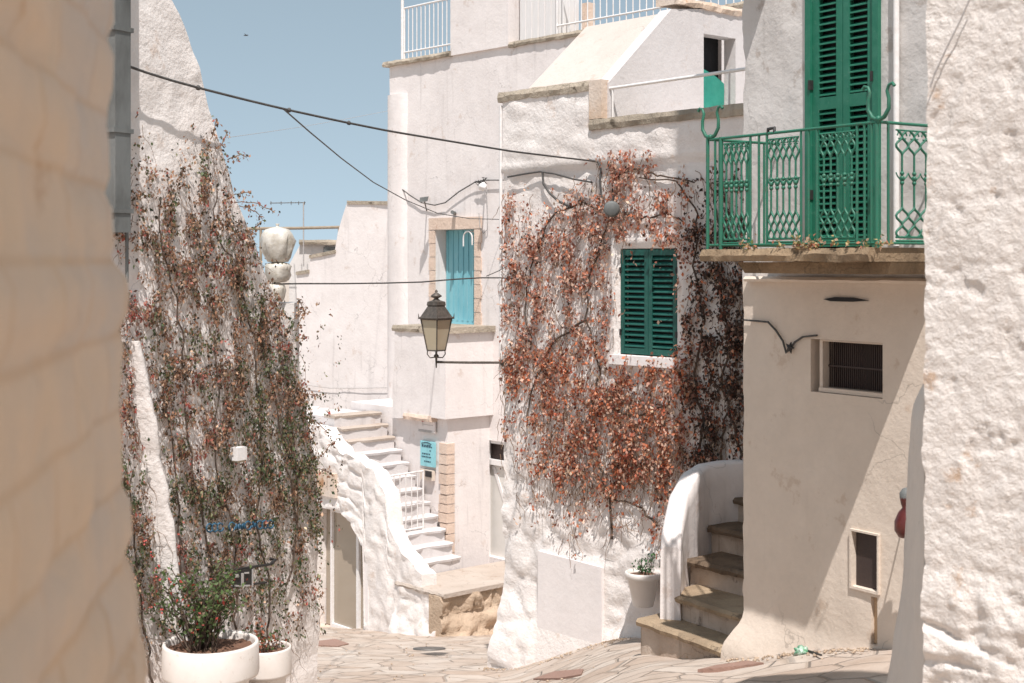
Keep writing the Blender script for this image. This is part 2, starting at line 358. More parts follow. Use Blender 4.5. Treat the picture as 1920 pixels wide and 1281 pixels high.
# ------------------------------------------------------------------ ground
def gz(x, y):
    z = -2.83 - .2*(y-9.5) if y > 9.5 else -2.83 + .135*(9.5-y)
    if y > 26: z = -6.13 - .02*(y-26)
    z = max(z, -9)
    z -= .45*(1-sm(-.2, 1.3, x))*sm(6, 9.5, y)
    z += .22*sm(1.3, 2.6, x)*sm(7, 9, y)*(1-sm(13, 16, y))
    return z
mb = MB()
XS = [-600,-200,-60,-20,-10,-6] + [-5+.1*i for i in range(91)] + [5,7,12,30,80,250,600]
YS = [-600,-150,-40,-12,-5,-2,0,2,4,6,7,8] + [9+.1*i for i in range(171)] + [27,29,33,40,60,120,300,900]
vs = []
for y in YS:
    for x in XS:
        z = gz(x, y)
        if -5 <= x <= 4 and 9 <= y <= 26: z += .018*fbm(x, y, 0, 1.6, 3)
        vs.append((x, y, z))
nx = len(XS)
mb.add(vs, [(j*nx+i, j*nx+i+1, (j+1)*nx+i+1, (j+1)*nx+i) for j in range(len(YS)-1) for i in range(nx-1)], True)
tag(mb.build('ground', 'paving'), kind='structure')

# ------------------------------------------------------------------ shutters
def shutter_leaf(name, pl, s0, s1, z0, z1, o, mat, parent, rails=(), n=18, st=.045, th=.035):
    mb = MB(); mb.box(pl, s0, s0+st, z0, z1, o, o+th); mb.box(pl, s1-st, s1, z0, z1, o, o+th)
    zs = [z0] + list(rails) + [z1]
    mb.box(pl, s0+st, s1-st, z0, z0+.06, o+.002, o+th-.002); mb.box(pl, s0+st, s1-st, z1-.06, z1, o+.002, o+th-.002)
    for r_ in rails: mb.box(pl, s0+st, s1-st, r_-.045, r_+.045, o+.002, o+th-.002)
    for a, b_ in zip(zs, zs[1:]):
        lo = a + (.06 if a == z0 else .045); hi = b_ - (.06 if b_ == z1 else .045)
        k = max(2, int(round((hi-lo)/((z1-z0)/n)))); p = (hi-lo)/k
        for i in range(k):
            zc = lo + p*(i+.5) + random.uniform(-.002,.002); h = p*.40; c = p*.10
            a1, b1 = s0+st, s1-st; o_in, o_out = o+.004, o+th-.004
            mb.hexa([pl.pt(a1,zc-h+c,o_out), pl.pt(b1,zc-h+c,o_out), pl.pt(b1,zc+h-c*1.6,o_in), pl.pt(a1,zc+h-c*1.6,o_in)],
                    [pl.pt(a1,zc-h+c+.009,o_out), pl.pt(b1,zc-h+c+.009,o_out), pl.pt(b1,zc+h-c*.6,o_in), pl.pt(a1,zc+h-c*.6,o_in)])
    return mb.build(name, mat, parent)

# ================================================================== house A (creeper house)
hA = thing('white_stone_house', 'whitewashed stone house with dark green shutters and a red creeper over its front', 'house', (1.0, 14.8, -4.3))
wA = [*A.sz(1163, 672), *A.sz(1270, 465)]; WS0, WZ0, WS1, WZ1 = wA
WZ0 = A.sz(1216, 668)[1]; WZ1 = A.sz(1216, 466)[1]
winA = (WS0, WS1, WZ0, WZ1)
pn0, pz1 = A.sz(1012, 1030); pn1, _ = A.sz(1137, 1040); pz0 = A.sz(1075, 1190)[1]
def dA(s, z):
    d = .014*fbm(s, z, 1, 1.5, 4) + .006*fbm(s, z, 2, 7, 3)
    k = 1-sm(-2.7, -1.9, z)
    inpanel = (pn0-.03 < s < pn1+.03) and (z < pz1+.02)
    st_ = stones(s, z, 2.6, 3.6, 3.3)
    d += (.010 + .020*k*(0 if inpanel else 1))*(st_-.6) + .02*k*fbm(s, z, 8, 4, 4)
    hi = sm(.2, 1.1, z); d += .016*hi*(stones(s, z, 2.0, 3.4, 9.1, .3)-.6)
    if z > .985 + .012*noise.noise(Vector((s*3, 0, 5))): d += .04
    if inpanel: d = .02 + .002*fbm(s, z, 3, 3, 2)
    d += .16*(1-sm(-4.5, -3.6, z))*(1 if not inpanel else .55)
    # moulded surround of the shuttered window
    q = max(winA[0]-s, s-winA[1], winA[2]-z, z-winA[3])
    if q < .13: d = .035 if q > .0 else 0
    return d
topA = 1.80
mb = MB(); wall(mb, A, 0, 1.41, -5.4, topA, .5, (), .045, dA, lambda s, z: (s + (.05*fbm(0, z, 4, 1.2, 3) if s < .01 else 0) - (.10*(1-sm(-4.6,-3.4,z)) if s < .3 else 0)*(1-s/.3 if s < .3 else 0), z), ez=(.98, 1.02))
mb.build('wall', 'lumpy', hA)
mb = MB(); wall(mb, A, 1.41, 4.6, -5.4, 1.40, .5, (winA,), .045, dA, None, ez=(.98, 1.02))
o = mb.build('wall', 'lumpy', hA)
mb = MB(); mb.poly(A, [(pn0+.02, pz0-.03),(pn1-.01, pz0-.16),(pn1-.02, pz1-.03),(pn0+.03, pz1-.005)], .0, .055)
mb.build('blocked_panel', 'smooth', hA)
# sides and body behind
mb = MB(); bk = 3.6
mb.box(A, .06, 1.405, -5.4, 1.78, -bk, -.5); mb.box(A, 1.412, 4.55, -5.4, 1.38, -bk, -.5); mb.build('rear_body', 'white', hA)
ridge(A, -.06, 1.41, 1.79, 1.90, -.55, .045, 2).build('coping', 'coping', hA)
ridge(A, 1.42, 4.65, 1.375, 1.485, -.55, .06, 5).build('coping', 'coping', hA)
# small rust stained pier at the step of the coping
MB().box(A, 1.415, 1.60, 1.486, 1.89, -.30, .055).build('pier', 'rust', hA)
# sloping roof rising behind the coping
G = Pl((A.pt(1.62, 0, -.03).x, A.pt(1.62, 0, -.03).y), (.749, .662))   # end wall runs away from the street
kr = .97
mb = MB()
def roofpt(s, k, z): p = A.pt(s, z, -.03-k); return p
lo, hi_ = 1.86, 2.71
mb.hexa([roofpt(.30,0,lo-.5), roofpt(1.598,0,lo-.5), roofpt(1.598,kr,lo-.5), roofpt(.30,kr,lo-.5)], [roofpt(.30,0,lo), roofpt(1.598,0,lo), roofpt(1.598,kr,hi_), roofpt(.30,kr,hi_)])
mb.hexa([roofpt(.30,kr+.002,lo-.5), roofpt(.95,kr+.002,lo-.5), roofpt(.95,2.6,lo-.5), roofpt(.30,2.6,lo-.5)], [roofpt(.30,kr+.002,hi_), roofpt(.95,kr+.002,hi_), roofpt(.95,2.6,hi_+.10), roofpt(.30,2.6,hi_+.1)])
mb.hexa([roofpt(.952,kr+.002,hi_-.12), roofpt(1.598,kr+.002,hi_-.12), roofpt(1.598,2.6,hi_-.02), roofpt(.952,2.6,hi_-.02)], [roofpt(.952,kr+.002,hi_), roofpt(1.598,kr+.002,hi_), roofpt(1.598,2.6,hi_+.1), roofpt(.952,2.6,hi_+.1)])
mb.build('sloping_roof', 'roof', hA)
# end wall with an opening; G.n points along +u of the street (towards viewer right)
k0, k1 = 1.50, 2.05; zt = 2.53
mb = MB()
def gwarp(s, z):
    top = interp(s, [(0, 1.86), (.97, 2.74), (2.3, 2.90), (3.2, 2.95)])
    return (s, z if z < 1.5 else 1.5 + (z-1.5)*(top-1.5)/1.5)
mb2 = MB()
for a, b_ in ((0, k0), (k1, 3.2)): wall(mb2, G, a, b_, 1.3, 3.0, .17, (), .12, None, gwarp, es=(.97,) if a == 0 else ())
mb2.hexa([G.pt(k0, zt, 0), G.pt(k1, zt, 0), G.pt(k1, zt, -.17), G.pt(k0, zt, -.17)], [G.pt(k0, 2.80, 0), G.pt(k1, 2.868, 0), G.pt(k1, 2.868, -.17), G.pt(k0, 2.80, -.17)])
mb2.build('end_wall', 'terr', hA)
ridge(G, .99, 3.1, 2.80, 2.88, -.25, .02, 8, amp=.02).build('coping', 'rust', hA)
MB().box(G, k0-.05, k1+.05, 1.3, 2.6, -.6, -.3).build('dark_room', 'void', hA)
mb = MB(); n = 14
vs = []
for j in range(n+1):
    for i in range(n+1):
        s = k0+.01+(k1-k0-.02)*i/n; topz = 2.20 - .12*((i/n-.25)**2) - .10*(i/n); z = 1.45+(topz-1.45)*j/n
        vs.append(G.pt(s, z, -.160 + .010*fbm(s, z, 3, 4, 3)))
mb.add(vs, [(j*(n+1)+i, j*(n+1)+i+1, (j+1)*(n+1)+i+1, (j+1)*(n+1)+i) for j in range(n) for i in range(n)], True)
mb.build('tarpaulin', 'tarp', hA)
# terrace hand rail
mb = MB(); pa = A.pt(1.62, 1.80, -.05); pb = A.pt(4.2, 1.83, -.05)
mb.tube([pa, pb], .017, 8)
for s in (1.66, 3.22, 4.1): mb.tube([A.pt(s, 1.48, -.05), A.pt(s, 1.81, -.05)], .012, 6)
mb.build('hand_rail', 'whitemetal', hA)
# shuttered window
win = MB().box(A, WS0+.004, WS1-.004, WZ0+.004, WZ1-.004, -.30, -.12).build('window', 'void', hA)
mid = (WS0+WS1)/2
for a, b_ in ((WS0+.008, mid-.003), (mid+.003, WS1-.008)):
    shutter_leaf('shutter', A, a, b_, WZ0+.012, WZ1-.010, -.035, 'darkgreen', win, n=19, st=.05)
for z in (WZ0+.2, WZ1-.25):
    for q in (WS0-.002, WS1-.018): MB().box(A, q, q+.02, z, z+.06, -.01, .012).build('hinge', 'dark', win)
MB().box(A, WS0-.10, WS1+.10, WZ0-.10, WZ0-.004, -.02, .065).build('sill', 'smooth', win)
# drain pipe-like corner strip at the left end of the house
mb = MB(); mb.tube([A.pt(-.03, z, .02) for z in (1.75, 1.0, 0, -1.0, -1.35)], .02, 8); mb.build('corner_pipe', 'whitemetal', hA)

# ================================================================== house B (tall, blue door)
hB = thing('tall_white_house', 'tall plain white house with a turquoise door above the steps', 'house', (-1.0, 24.5, -6))
ds0 = B.sp(817); ds1 = B.sp(891); dz1 = B.sz(862, 430)[1]; TZ = 3.62
ws0 = B.sp(908); ws1 = B.sp(968); LZ = -5.05
doorh = (ds0-.0, ds1, -1.12, dz1); wd = (ws0, ws1, LZ, B.sz(935, 828)[1])
def dB(s, z): return .012*fbm(s, z, 7, .9, 4) + .004*fbm(s, z, 8, 5, 3)
mb = MB(); wall(mb, B, -3.30, 5.6, -6.6, TZ, .30, (doorh, wd), .11, dB)
mb.build('wall', 'white', hB)
MB().box(B, -3.29, 5.6, -6.6, TZ-.01, -5.5, -.30).build('rear_body', 'white', hB)
p0, p1 = B.sp(845, .05), .10
mb = MB(); wall(mb, B, p0, p1, TZ, 7.0, 1.0, (), .12, lambda s, z: .05+dB(s, z)); mb.build('tower', 'white', hB)
ridge(B, -3.42, p0+.0, TZ-.005, TZ+.085, -1.0, .08, 3).build('cornice', 'coping', hB)
ridge(B, p1+.0, 5.7, TZ-.03, TZ+.06, -1.0, .05, 4).build('cornice', 'coping', hB)
# rounded corner buttress at the left end
mb = MB(); 
def bt(s, z): return .10*math.sqrt(max(0, 1-((s+3.05)/.30)**2)) + .006*fbm(s, z, 3, 2, 3)
wall(mb, B, -3.345, -2.75, -6.6, B.sz(745, 178)[1], .10, (), .06, bt); mb.build('buttress', 'white', hB)
# terrace railings
def rail(name, s0, s1, zb, h, n, parent, o=.02):
    mb = MB(); mb.tube([B.pt(s0, zb+.14, o), B.pt(s1, zb+.14, o)], .016, 6); mb.tube([B.pt(s0, zb+h, o), B.pt(s1, zb+h, o)], .018, 6)
    for i in range(n+1):
        s = s0+(s1-s0)*i/n; mb.tube([B.pt(s, zb, o), B.pt(s, zb+h, o)], .011 if 0 < i < n else .02, 5)
    return mb.build(name, 'whitemetal', parent)
rail('terrace_railing', B.sp(760), p0-.02, TZ+.07, .95, 11, hB)
rail('terrace_railing', B.sp(1046), 5.5, TZ+.05, 1.0, 30, hB)
MB().tube([B.pt(B.sp(757), TZ+.09, .03), B.pt(B.sp(757)-.0, TZ+1.4, .03)], .03, 8).build('corner_post', 'whitemetal', hB)
# white shed door on the terrace
a, b_ = B.sp(972), B.sp(1044)
sh = MB().box(B, a, b_, TZ+.05, TZ+1.9, -.5, -.04).build('terrace_shed', 'whitewood', hB)
mb = MB()
for i in range(6): s = a+(b_-a)*(i+.5)/6; mb.box(B, s-.065, s+.06, TZ+.07, TZ+1.85, -.04, -.025)
mb.build('plank_door', 'whitewood', sh)
MB().box(B, B.sp(1054), B.sp(1066), TZ+.06, TZ+.60, -.6, -.45).build('brick_pier', 'pink', hB)
# turquoise door
dr = MB().box(B, ds0+.005, ds1-.005, -1.12, dz1-.005, -.27, -.235).build('door', 'blue', hB)
mb = MB()
for i in range(8):
    s = ds0+.05+(ds1-ds0-.1)*i/7.0; mb.box(B, s-.022, s+.022, -1.05, dz1-.03, -.235, -.222)
mb.build('door_boards', 'blue', dr)
MB().box(B, ds1-.16, ds1-.10, -.50, -.18, -.222, -.19).build('door_latch', 'dark', dr)
# pink limestone surround
mb = MB(); t0, t1 = B.sp(806), B.sp(904)
for i in range(7):
    z0_ = -1.12+(dz1+1.12)*i/7; z1_ = -1.12+(dz1+1.12)*(i+1)/7-.012
    mb.box(B, t0+.02*(i%2), ds0-.002, z0_, z1_, -.02, .028); mb.box(B, ds1+.002, t1-.03*(i%2), z0_, z1_, -.02, .028)
mb.box(B, t0, t1, dz1+.004, dz1+.21, -.02, .030); mb.build('door_surround', 'pink', hB)
# white curled hook on the door
mb = MB(); c0 = B.pt(ds1-.20, dz1-.16, .0)
arc = [c0 + B.u*(.12*math.cos(a_)) + Vector((0,0,.12*math.sin(a_))) for a_ in [math.pi*(1-k/10) for k in range(11)]]
mb.tube([arc[0]+Vector((0,0,-.14))] + arc + [arc[-1]+Vector((0,0,-.12))], .014, 6)
mb.tube([arc[5], arc[5] - B.n*.24], .012, 5)
hook = mb.build('door_hook', 'whitemetal', hB)
# terrace box in front of the door
BX1 = B.sp(925); BX0 = -3.28; PO = 1.05
Sb0, Sb1 = B.sp(742, PO), BX1
zt_ = -1.20
mb = MB(); Bf = Pl(B.pt(0,0,PO)[:2], uA)
wall(mb, Bf, Sb0-.0, Sb1, -2.62, zt_, PO, (), .09, lambda s, z: .02*fbm(s, z, 2, 1.1, 3), lambda s, z: (s + (.04*fbm(1, z, 3, 2, 3)-.10*(1-sm(-2.4,-1.2,z)) if s < Sb0+.02 else 0), z - (.10*sm(-.7, -1.9, s) if z < -2.6 else 0)))
mb.build('balcony_box', 'white', hB)
ridge(Bf, Sb0-.05, Sb1+.07, zt_-.005, zt_+.10, -PO, .04, 11).build('balcony_ledge', 'coping', hB)
lb = Pl(B.pt(0,0,PO-.13)[:2], uA)
mb = MB(); wall(mb, lb, -3.25, Sb1-.10, -6.6, -2.55, PO-.13, (), .09, lambda s, z: .02*fbm(s, z, 5, 1.3, 4)); mb.build('lower_body', 'white', hB)
ridge(Bf, Sb0+.25, Sb1-.38, -2.70, -2.60, -.4, .03, 12).build('stone_corbel', 'pink', hB)
# quoin stones on the lower corner
mb = MB(); z = -5.0; i = 0
while z < -3.05:
    h = random.uniform(.13, .2); wq = random.uniform(.15, .22)
    mb.box(lb, Sb1-.10-wq, Sb1-.085, z, z+h-.02, -.14, .022+random.uniform(0,.02)); z += h; i += 1
mb.build('quoin_strip', 'pink', hB)
# white door at the landing
dd = MB().box(B, ws0+.02, ws1-.01, LZ, wd[3]-.42, -.14, -.10).build('lower_door', 'doorwhite', hB)
mb = MB(); zt2 = wd[3]-.42
mb.box(B, ws0+.004, ws0+.05, LZ, wd[3]-.004, -.099, -.02); mb.box(B, ws0+.05, ws1-.004, zt2, zt2+.09, -.099, -.03); mb.box(B, ws0+.05, ws1-.004, wd[3]-.05, wd[3]-.004, -.099, -.02)
mb.build('door_frame', 'whitewood', dd)
MB().poly(B, [(ws0+.10, zt2-.03), (ws0+.17, zt2-.03), (ws1-.03, LZ+.30), (ws1-.10, LZ+.30)], -.10, -.085).build('door_brace', 'whitewood', dd)
MB().box(B, ws0+.06, ws1-.03, zt2+.10, wd[3]-.06, -.14, -.11).build('transom_pane', 'brownmesh', dd)

# ================================================================== stairs and arch wall below house B
W = Pl(B.pt(0,0,2.30)[:2], uA)
stc = thing('whitewashed_staircase', 'steep whitewashed steps climbing left past the sign wall', 'staircase', (-1.8, 23.2, -6))
zs = LZ
mb = MB()
for i in range(12):
    s = -.05-.2*i; zz = LZ+.2*(i+1); g = .02*math.sin(i*2.3)
    st_m = MB()
    n_ = 8; 
    st_ = MB().box(W, s-.2 if i < 11 else -3.4, s, -6.5, zz-.035, -1.32, -.345).build('step', 'terr', stc)
    r_ = MB(); pts = []
    for k in range(n_+1):
        o_ = -1.33 + .99*k/n_; pts.append((s+.02+.045*fbm(o_, i, 0, 3, 3), o_))
    vs_ = []
    for (ss, oo) in pts:
        vs_ += [W.pt(ss, zz-.05, oo), W.pt(ss+.008, zz-.012, oo), W.pt(ss-.02, zz+.02*fbm(oo, i, 5, 4, 2), oo), W.pt(ss-.30, zz, oo), W.pt(ss-.30, zz-.05, oo)]
    r_.add(vs_, [(k*5+q, k*5+(q+1)%5, (k+1)*5+(q+1)%5, (k+1)*5+q) for k in range(n_) for q in range(5)])
    r_.add(vs_[:5], [(0,1,2,3,4)]); r_.add(vs_[-5:], [(4,3,2,1,0)])
    r_.build('tread', 'land' if i > 8 else 'terr', st_)
# landing
LE = 1.17
mb = MB(); wall(mb, W, -.06, LE-.12, -6.6, LZ-.06, .35, (), .06, lambda s, z: .05*(stones(s, z, 2.2, 3.4, 4.4)-.6)+.03*fbm(s,z,1,2,3) + .22*(1-sm(-6.3,-5.3,z)))
mb.build('landing_wall', 'lumpy', stc)
T = Pl(W.pt(LE+.01, 0, .0)[:2], (.749, .662))
mb = MB(); wall(mb, T, -.06, 2.26, -6.6, LZ-.05, .3, (), .05, lambda s, z: .07*(courses(s, z, .42, .27, .05)-1)+.10*fbm(s,z,1,3.4,5)+.02*fbm(s,z,1,12,3)+.20*(1-sm(-6.2,-5.2,z)))
mb.build('bare_stone_side', 'rough', stc)
ridge(W, -.03, LE+.04, LZ-.07, LZ, -2.26, .03, 61, amp=.02).build('landing', 'land', stc)
MB().box(W, -.05, LE-.35, -6.6, LZ-.08, -2.26, -.36).build('landing_core', 'white', stc)
# gate railing across the steps
mb = MB(); sg = -.62; zb = LZ+.62
pa = lambda o_, z: W.pt(sg, z, o_)
mb.tube([pa(-.04, zb), pa(-1.0, zb+.02)], .014, 6); mb.tube([pa(-.04, zb+.93), pa(-1.0, zb+.95)], .014, 6)
for i in range(9): mb.tube([pa(-.04-.12*i, zb-.05 if i in (0,8) else zb), pa(-.04-.12*i, zb+.94)], .011 if i not in (0,8) else .018, 5)
mb.build('stair_gate', 'whitemetal', stc)
aw = thing('arched_stone_wall', 'rough whitewashed stone wall over an arched glass door', 'wall', (-2.6, 23.4, -6.2))
ga0, ga1 = W.sp(586), W.sp(681); gzb = -6.5
def gtop(s):  # arch soffit
    t_ = (s-ga0)/(ga1-ga0); return -4.17 - .55*max(0, (t_-.45)/.55)**2.2
prof = [(W.sp(px), W.sz(px, py)[1]) for px, py in ((560,790),(600,800),(638,846),(672,862),(704,888),(722,930),(728,985),(742,1020),(768,1050),(790,1078))]
mb = MB(); step = .05
s0_, s1_ = W.sp(540), prof[-1][0]
ns = int((s1_-s0_)/step); nz = 44; fr = {}; bkv = {}
for i in range(ns+1):
    s = s0_+(s1_-s0_)*i/ns; top = interp(s, prof)+.07*fbm(s, 0, 2, 3.5, 4); inn = ga0 < s < ga1; bot = gtop(s) if inn else -6.6
    for j in range(nz+1):
        z = bot+(top-bot)*j/nz; d = .032*(stones(s, z, 2.4, 3.8, 6.6)-.6)*(.4+.6*sm(-5.2,-4.4,z))+.015*fbm(s, z, 16, 7, 4)+.03*fbm(s, z, 6, 2, 3)
        fr[i, j] = W.pt(s, z, d); bkv[i, j] = W.pt(s, z-(.04 if j == nz else 0), -.30+.05*fbm(s, 3, 2, 4, 3))
idx = lambda i, j: i*(nz+1)+j
ver = [fr[i, j] for i in range(ns+1) for j in range(nz+1)]; verb = [bkv[i, j] for i in range(ns+1) for j in range(nz+1)]
mb.add(ver, [(idx(i,j), idx(i+1,j), idx(i+1,j+1), idx(i,j+1)) for i in range(ns) for j in range(nz)], True)
mb.add(verb, [(idx(i,j), idx(i+1,j), idx(i+1,j+1), idx(i,j+1)) for i in range(ns) for j in range(nz)])
for j in (0, nz):
    q = [fr[i,j] for i in range(ns+1)] + [bkv[i,j] for i in range(ns+1)]
    mb.add(q, [(i, i+1, ns+2+i, ns+1+i) for i in range(ns)])
q = [fr[ns,j] for j in range(nz+1)] + [bkv[ns,j] for j in range(nz+1)]; mb.add(q, [(j, j+1, nz+2+j, nz+1+j) for j in range(nz)])
mb.build('wall', 'lumpy', aw)
MB().box(W, ga1-.02, ga1+.12, -6.6, -4.75, -.32, -.01).build('door_jamb', 'smooth', aw)
MB().box(W, ga0-.2, ga1+.1, -6.6, -4.15, -.60, -.34).build('dark_room', 'void', aw)
gd = MB().box(W, ga0+.02, ga1-.01, -6.22, -4.25, -.285, -.265).build('glass_door', 'glass', aw)
mb = MB()
for px, wdt in ((601,.05),(650,.07),(678,.04)): s = W.sp(px); mb.box(W, s-wdt/2, s+wdt/2, -6.24, -4.22, -.262, -.215)
mb.box(W, W.sp(601), W.sp(678), -6.26, -6.16, -.262, -.212); mb.box(W, W.sp(601), W.sp(678), -4.26, -4.20, -.262, -.212)
mb.build('door_frame', 'whitemetal', gd)
MB().box(W, W.sp(596), W.sp(632), -3.95, -3.55, -.02, .05).build('stone_block', 'rust', aw)
MB().box(W, ga0-.1, ga1+.15, -6.62, -6.235, -.30, .16).build('doorstep', 'pink', aw)

# ================================================================== house C at the end and the one behind
hC = thing('white_end_house', 'plain sunlit white house with a stepped stained top, closing the lane', 'house', (-3.3, 27.6, -6.5))
profC = [(C.sp(px), C.sz(px, py)[1]) for px, py in ((556,512),(578,508),(581,481),(630,471),(634,432),(650,384),(658,378),(745,380))]
def wC(s, z):
    top = interp(s, profC); return (s, -6.8+(z+6.8)*(top+6.8)/(1.16+6.8) + (.03*fbm(s,0,1,3,3) if z > 1.1 else 0))
mb = MB(); wall(mb, C, C.sp(556), C.sp(745), -6.8, 1.16, 3.0, (), .08, lambda s, z: .02*fbm(s, z, 1, .9, 4), wC); mb.build('wall', 'white', hC)
for (a, b_) in (((581,480),(630,470)), ((556,511),(580,507)), ((652,378),(745,379))):
    cp = MB(); s0c, z0c = C.sz(*a); s1c, z1c = C.sz(*b_); cp.hexa([C.pt(s0c,z0c-.05,.025), C.pt(s1c,z1c-.05,.025), C.pt(s1c,z1c-.05,-.4), C.pt(s0c,z0c-.05,-.4)], [C.pt(s0c,z0c+.015,.025), C.pt(s1c,z1c+.015,.025), C.pt(s1c,z1c+.015,-.4), C.pt(s0c,z0c+.015,-.4)])
    cp.build('stained_coping', 'coping', hC)
# stepped parapet in front of it
sp_ = thing('stepped_parapet', 'low white parapet stepping down towards the rough arch wall', 'wall', (-3.4, 25.2, -6))
PP = Pl((-4.2, 25.2), (1, 0)); mb = MB()
for a, b_, y in ((560,596,765),(596,614,768),(614,628,822),(628,662,858)): mb.box(PP, PP.sp(a), PP.sp(b_)-.003, -6.2, PP.sz(a, y)[1], -.25-.003*a/100, .001*a/100)
mb.build('parapet', 'white', sp_)
hD = thing('small_rear_house', 'small pale house with a brown cornice seen over the end house', 'house', (-4.3, 31, -6))
Q = Pl((-5.2, 31), (1, 0)); 
mb = MB(); mb.poly(Q, [Q.sz(542,520), Q.sz(542,497), Q.sz(563,458), Q.sz(700,456), (Q.sp(700),-6), (Q.sp(542),-6)], -3, 0); mb.build('wall', 'grey', hD)
ridge(Q, Q.sp(562), Q.sp(700), Q.sz(600,459)[1], Q.sz(600,450)[1], -3.05, .12, 6).build('cornice', 'coping', hD)
shw = MB().box(Q, Q.sp(607), Q.sp(634), Q.sz(600,476)[1], Q.sz(600,463)[1], -.02, .03).build('window', 'void', hD)
shutter_leaf('shutter', Q, Q.sp(608), Q.sp(633), Q.sz(600,475)[1], Q.sz(600,463)[1], .03, 'pipe', shw, n=6, st=.02)
pg = thing('roof_frame', 'thin weathered beam on posts above the rear roofs', 'pergola', (-4.5, 29.5, 0))
mb = MB(); mb.tube([P3(460,429,29.5), P3(560,428,29.5), P3(642,426,29.5)], .035, 6); mb.build('beam', 'wood', pg)
for px in (489, 636): MB().tube([P3(px,428,29.5), P3(px,560,29.5)], .03, 6).build('post', 'wood', pg)
an = thing('television_antenna', 'thin rooftop aerial against the sky left of the white end house', 'antenna', P3(570,500,30))
MB().tube([P3(569,500,30), P3(569,380,30)], .014, 5).build('mast', 'palecable', an)
mb = MB(); mb.tube([P3(506,381,30), P3(573,380,30)], .009, 5)
for px in (508,527,546,560,571): mb.tube([P3(px,378,29.7), P3(px,384,30.3)], .008, 5)
mb.build('boom', 'iron', an)

# ================================================================== left tapering wall with creeper
hL = thing('tapering_white_wall', 'tall whitewashed wall tapering upwards, overgrown by a dry creeper', 'wall', (-2.2, 10.6, -3.5))
sil = [(325,0),(352,60),(385,170),(410,262),(440,370),(470,432),(500,520),(522,560),(548,620),(572,740),(590,860),(597,960),(597,1281),(600,1400)]
silz = sorted([(DW.sz(px,py)[1], DW.sp(px)) for px, py in sil]); a_, b2_ = silz[-1], silz[-2]
silz.append((5.0, a_[1] + (a_[1]-b2_[1])/(a_[0]-b2_[0])*(5.0-a_[0])))
sL1 = 2.7
def wL(s, z):
    e = interp(z, silz) + .02*fbm(0, z, 4, 2.5, 3); return (-1.3+(s+1.3)*(e+1.3)/(sL1+1.3), z)
def dL(s, z):
    s2 = wL(s, z)[0]
    return .022*fbm(s2, z, 11, 1.6, 4) + .02*(stones(s2, z, 2.6, 3.8, 12.1, .3)-.6)*(.35+.65*(1-sm(-1.5,.5,z))) + .006*fbm(s2, z, 3, 9, 2)
mb = MB(); wall(mb, DW, -1.3, sL1, -4.2, 5.0, 1.6, (), .05, dL, wL); mb.build('wall', 'lumpy', hL)
# white buttress rib
rp = [(258,640,.12),(278,760,.13),(300,890,.14),(322,1060,.16),(352,1281,.18)]
mb = MB(); rings = []
for px, py, o_ in rp:
    s_, z_ = DW.sz(px, py, .08); rings.append((s_, z_, o_))
s_, z_, o_ = rings[-1]; rings.append((s_+.06, -4.0, .22))
vs_ = []
r2 = []
for (a0, b0, c0_), (a1, b1, c1__) in zip(rings, rings[1:]):
    for q in range(10): r2.append((a0+(a1-a0)*q/10+.02*fbm(0, b0+(b1-b0)*q/10, 3, 3, 3), b0+(b1-b0)*q/10, c0_+(c1__-c0_)*q/10+.03*fbm(1, b0+(b1-b0)*q/10, 8, 4, 4)))
rings = r2 + [rings[-1]]
for s_, z_, o_ in rings:
    w_ = .042
    vs_ += [DW.pt(s_-w_-.06, z_, -.02), DW.pt(s_-w_, z_, o_*.75), DW.pt(s_-.02, z_, o_), DW.pt(s_+w_*.8, z_, o_*.72), DW.pt(s_+w_, z_, -.02)]
mb.add(vs_, [(i*5+k, i*5+k+1, (i+1)*5+k+1, (i+1)*5+k) for i in range(len(rings)-1) for k in range(4)], True); mb.add(vs_[:5], [(0,1,2,3,4)])
mb.build('buttress', 'lumpy', hL)
dp = thing('drainpipe', 'grey stained square drainpipe high on the left wall', 'drainpipe', DW.at(222, 200, .08))
a, b_ = DW.sp(206, .1), DW.sp(235, .1)
mb = MB(); mb.box(DW, a, b_, DW.sz(222,436,.1)[1], 4.2, .02, .15); mb.build('pipe', 'pipe', dp)
MB().tube([DW.at(238, y, .06) for y in (425, 480, 530)], .012, 6).build('lower_pipe', 'pipe', dp)
for y in (60, 250, 400): 
    z_ = DW.sz(222, y, .1)[1]; MB().box(DW, a-.02, b_+.02, z_, z_+.03, .01, .158).build('bracket', 'pipe', dp)
bx = thing('wall_light', 'small boxy white wall light half buried in the left creeper', 'wall light', DW.at(456, 852, .1))
s_, z_ = DW.sz(456, 852, .12); MB().box(DW, s_-.05, s_+.055, z_-.045, z_+.05, .02, .11).build('housing', 'whitemetal', bx)
MB().box(DW, s_-.04, s_+.045, z_-.06, z_-.046, .03, .10).build('lens', 'frost', bx)
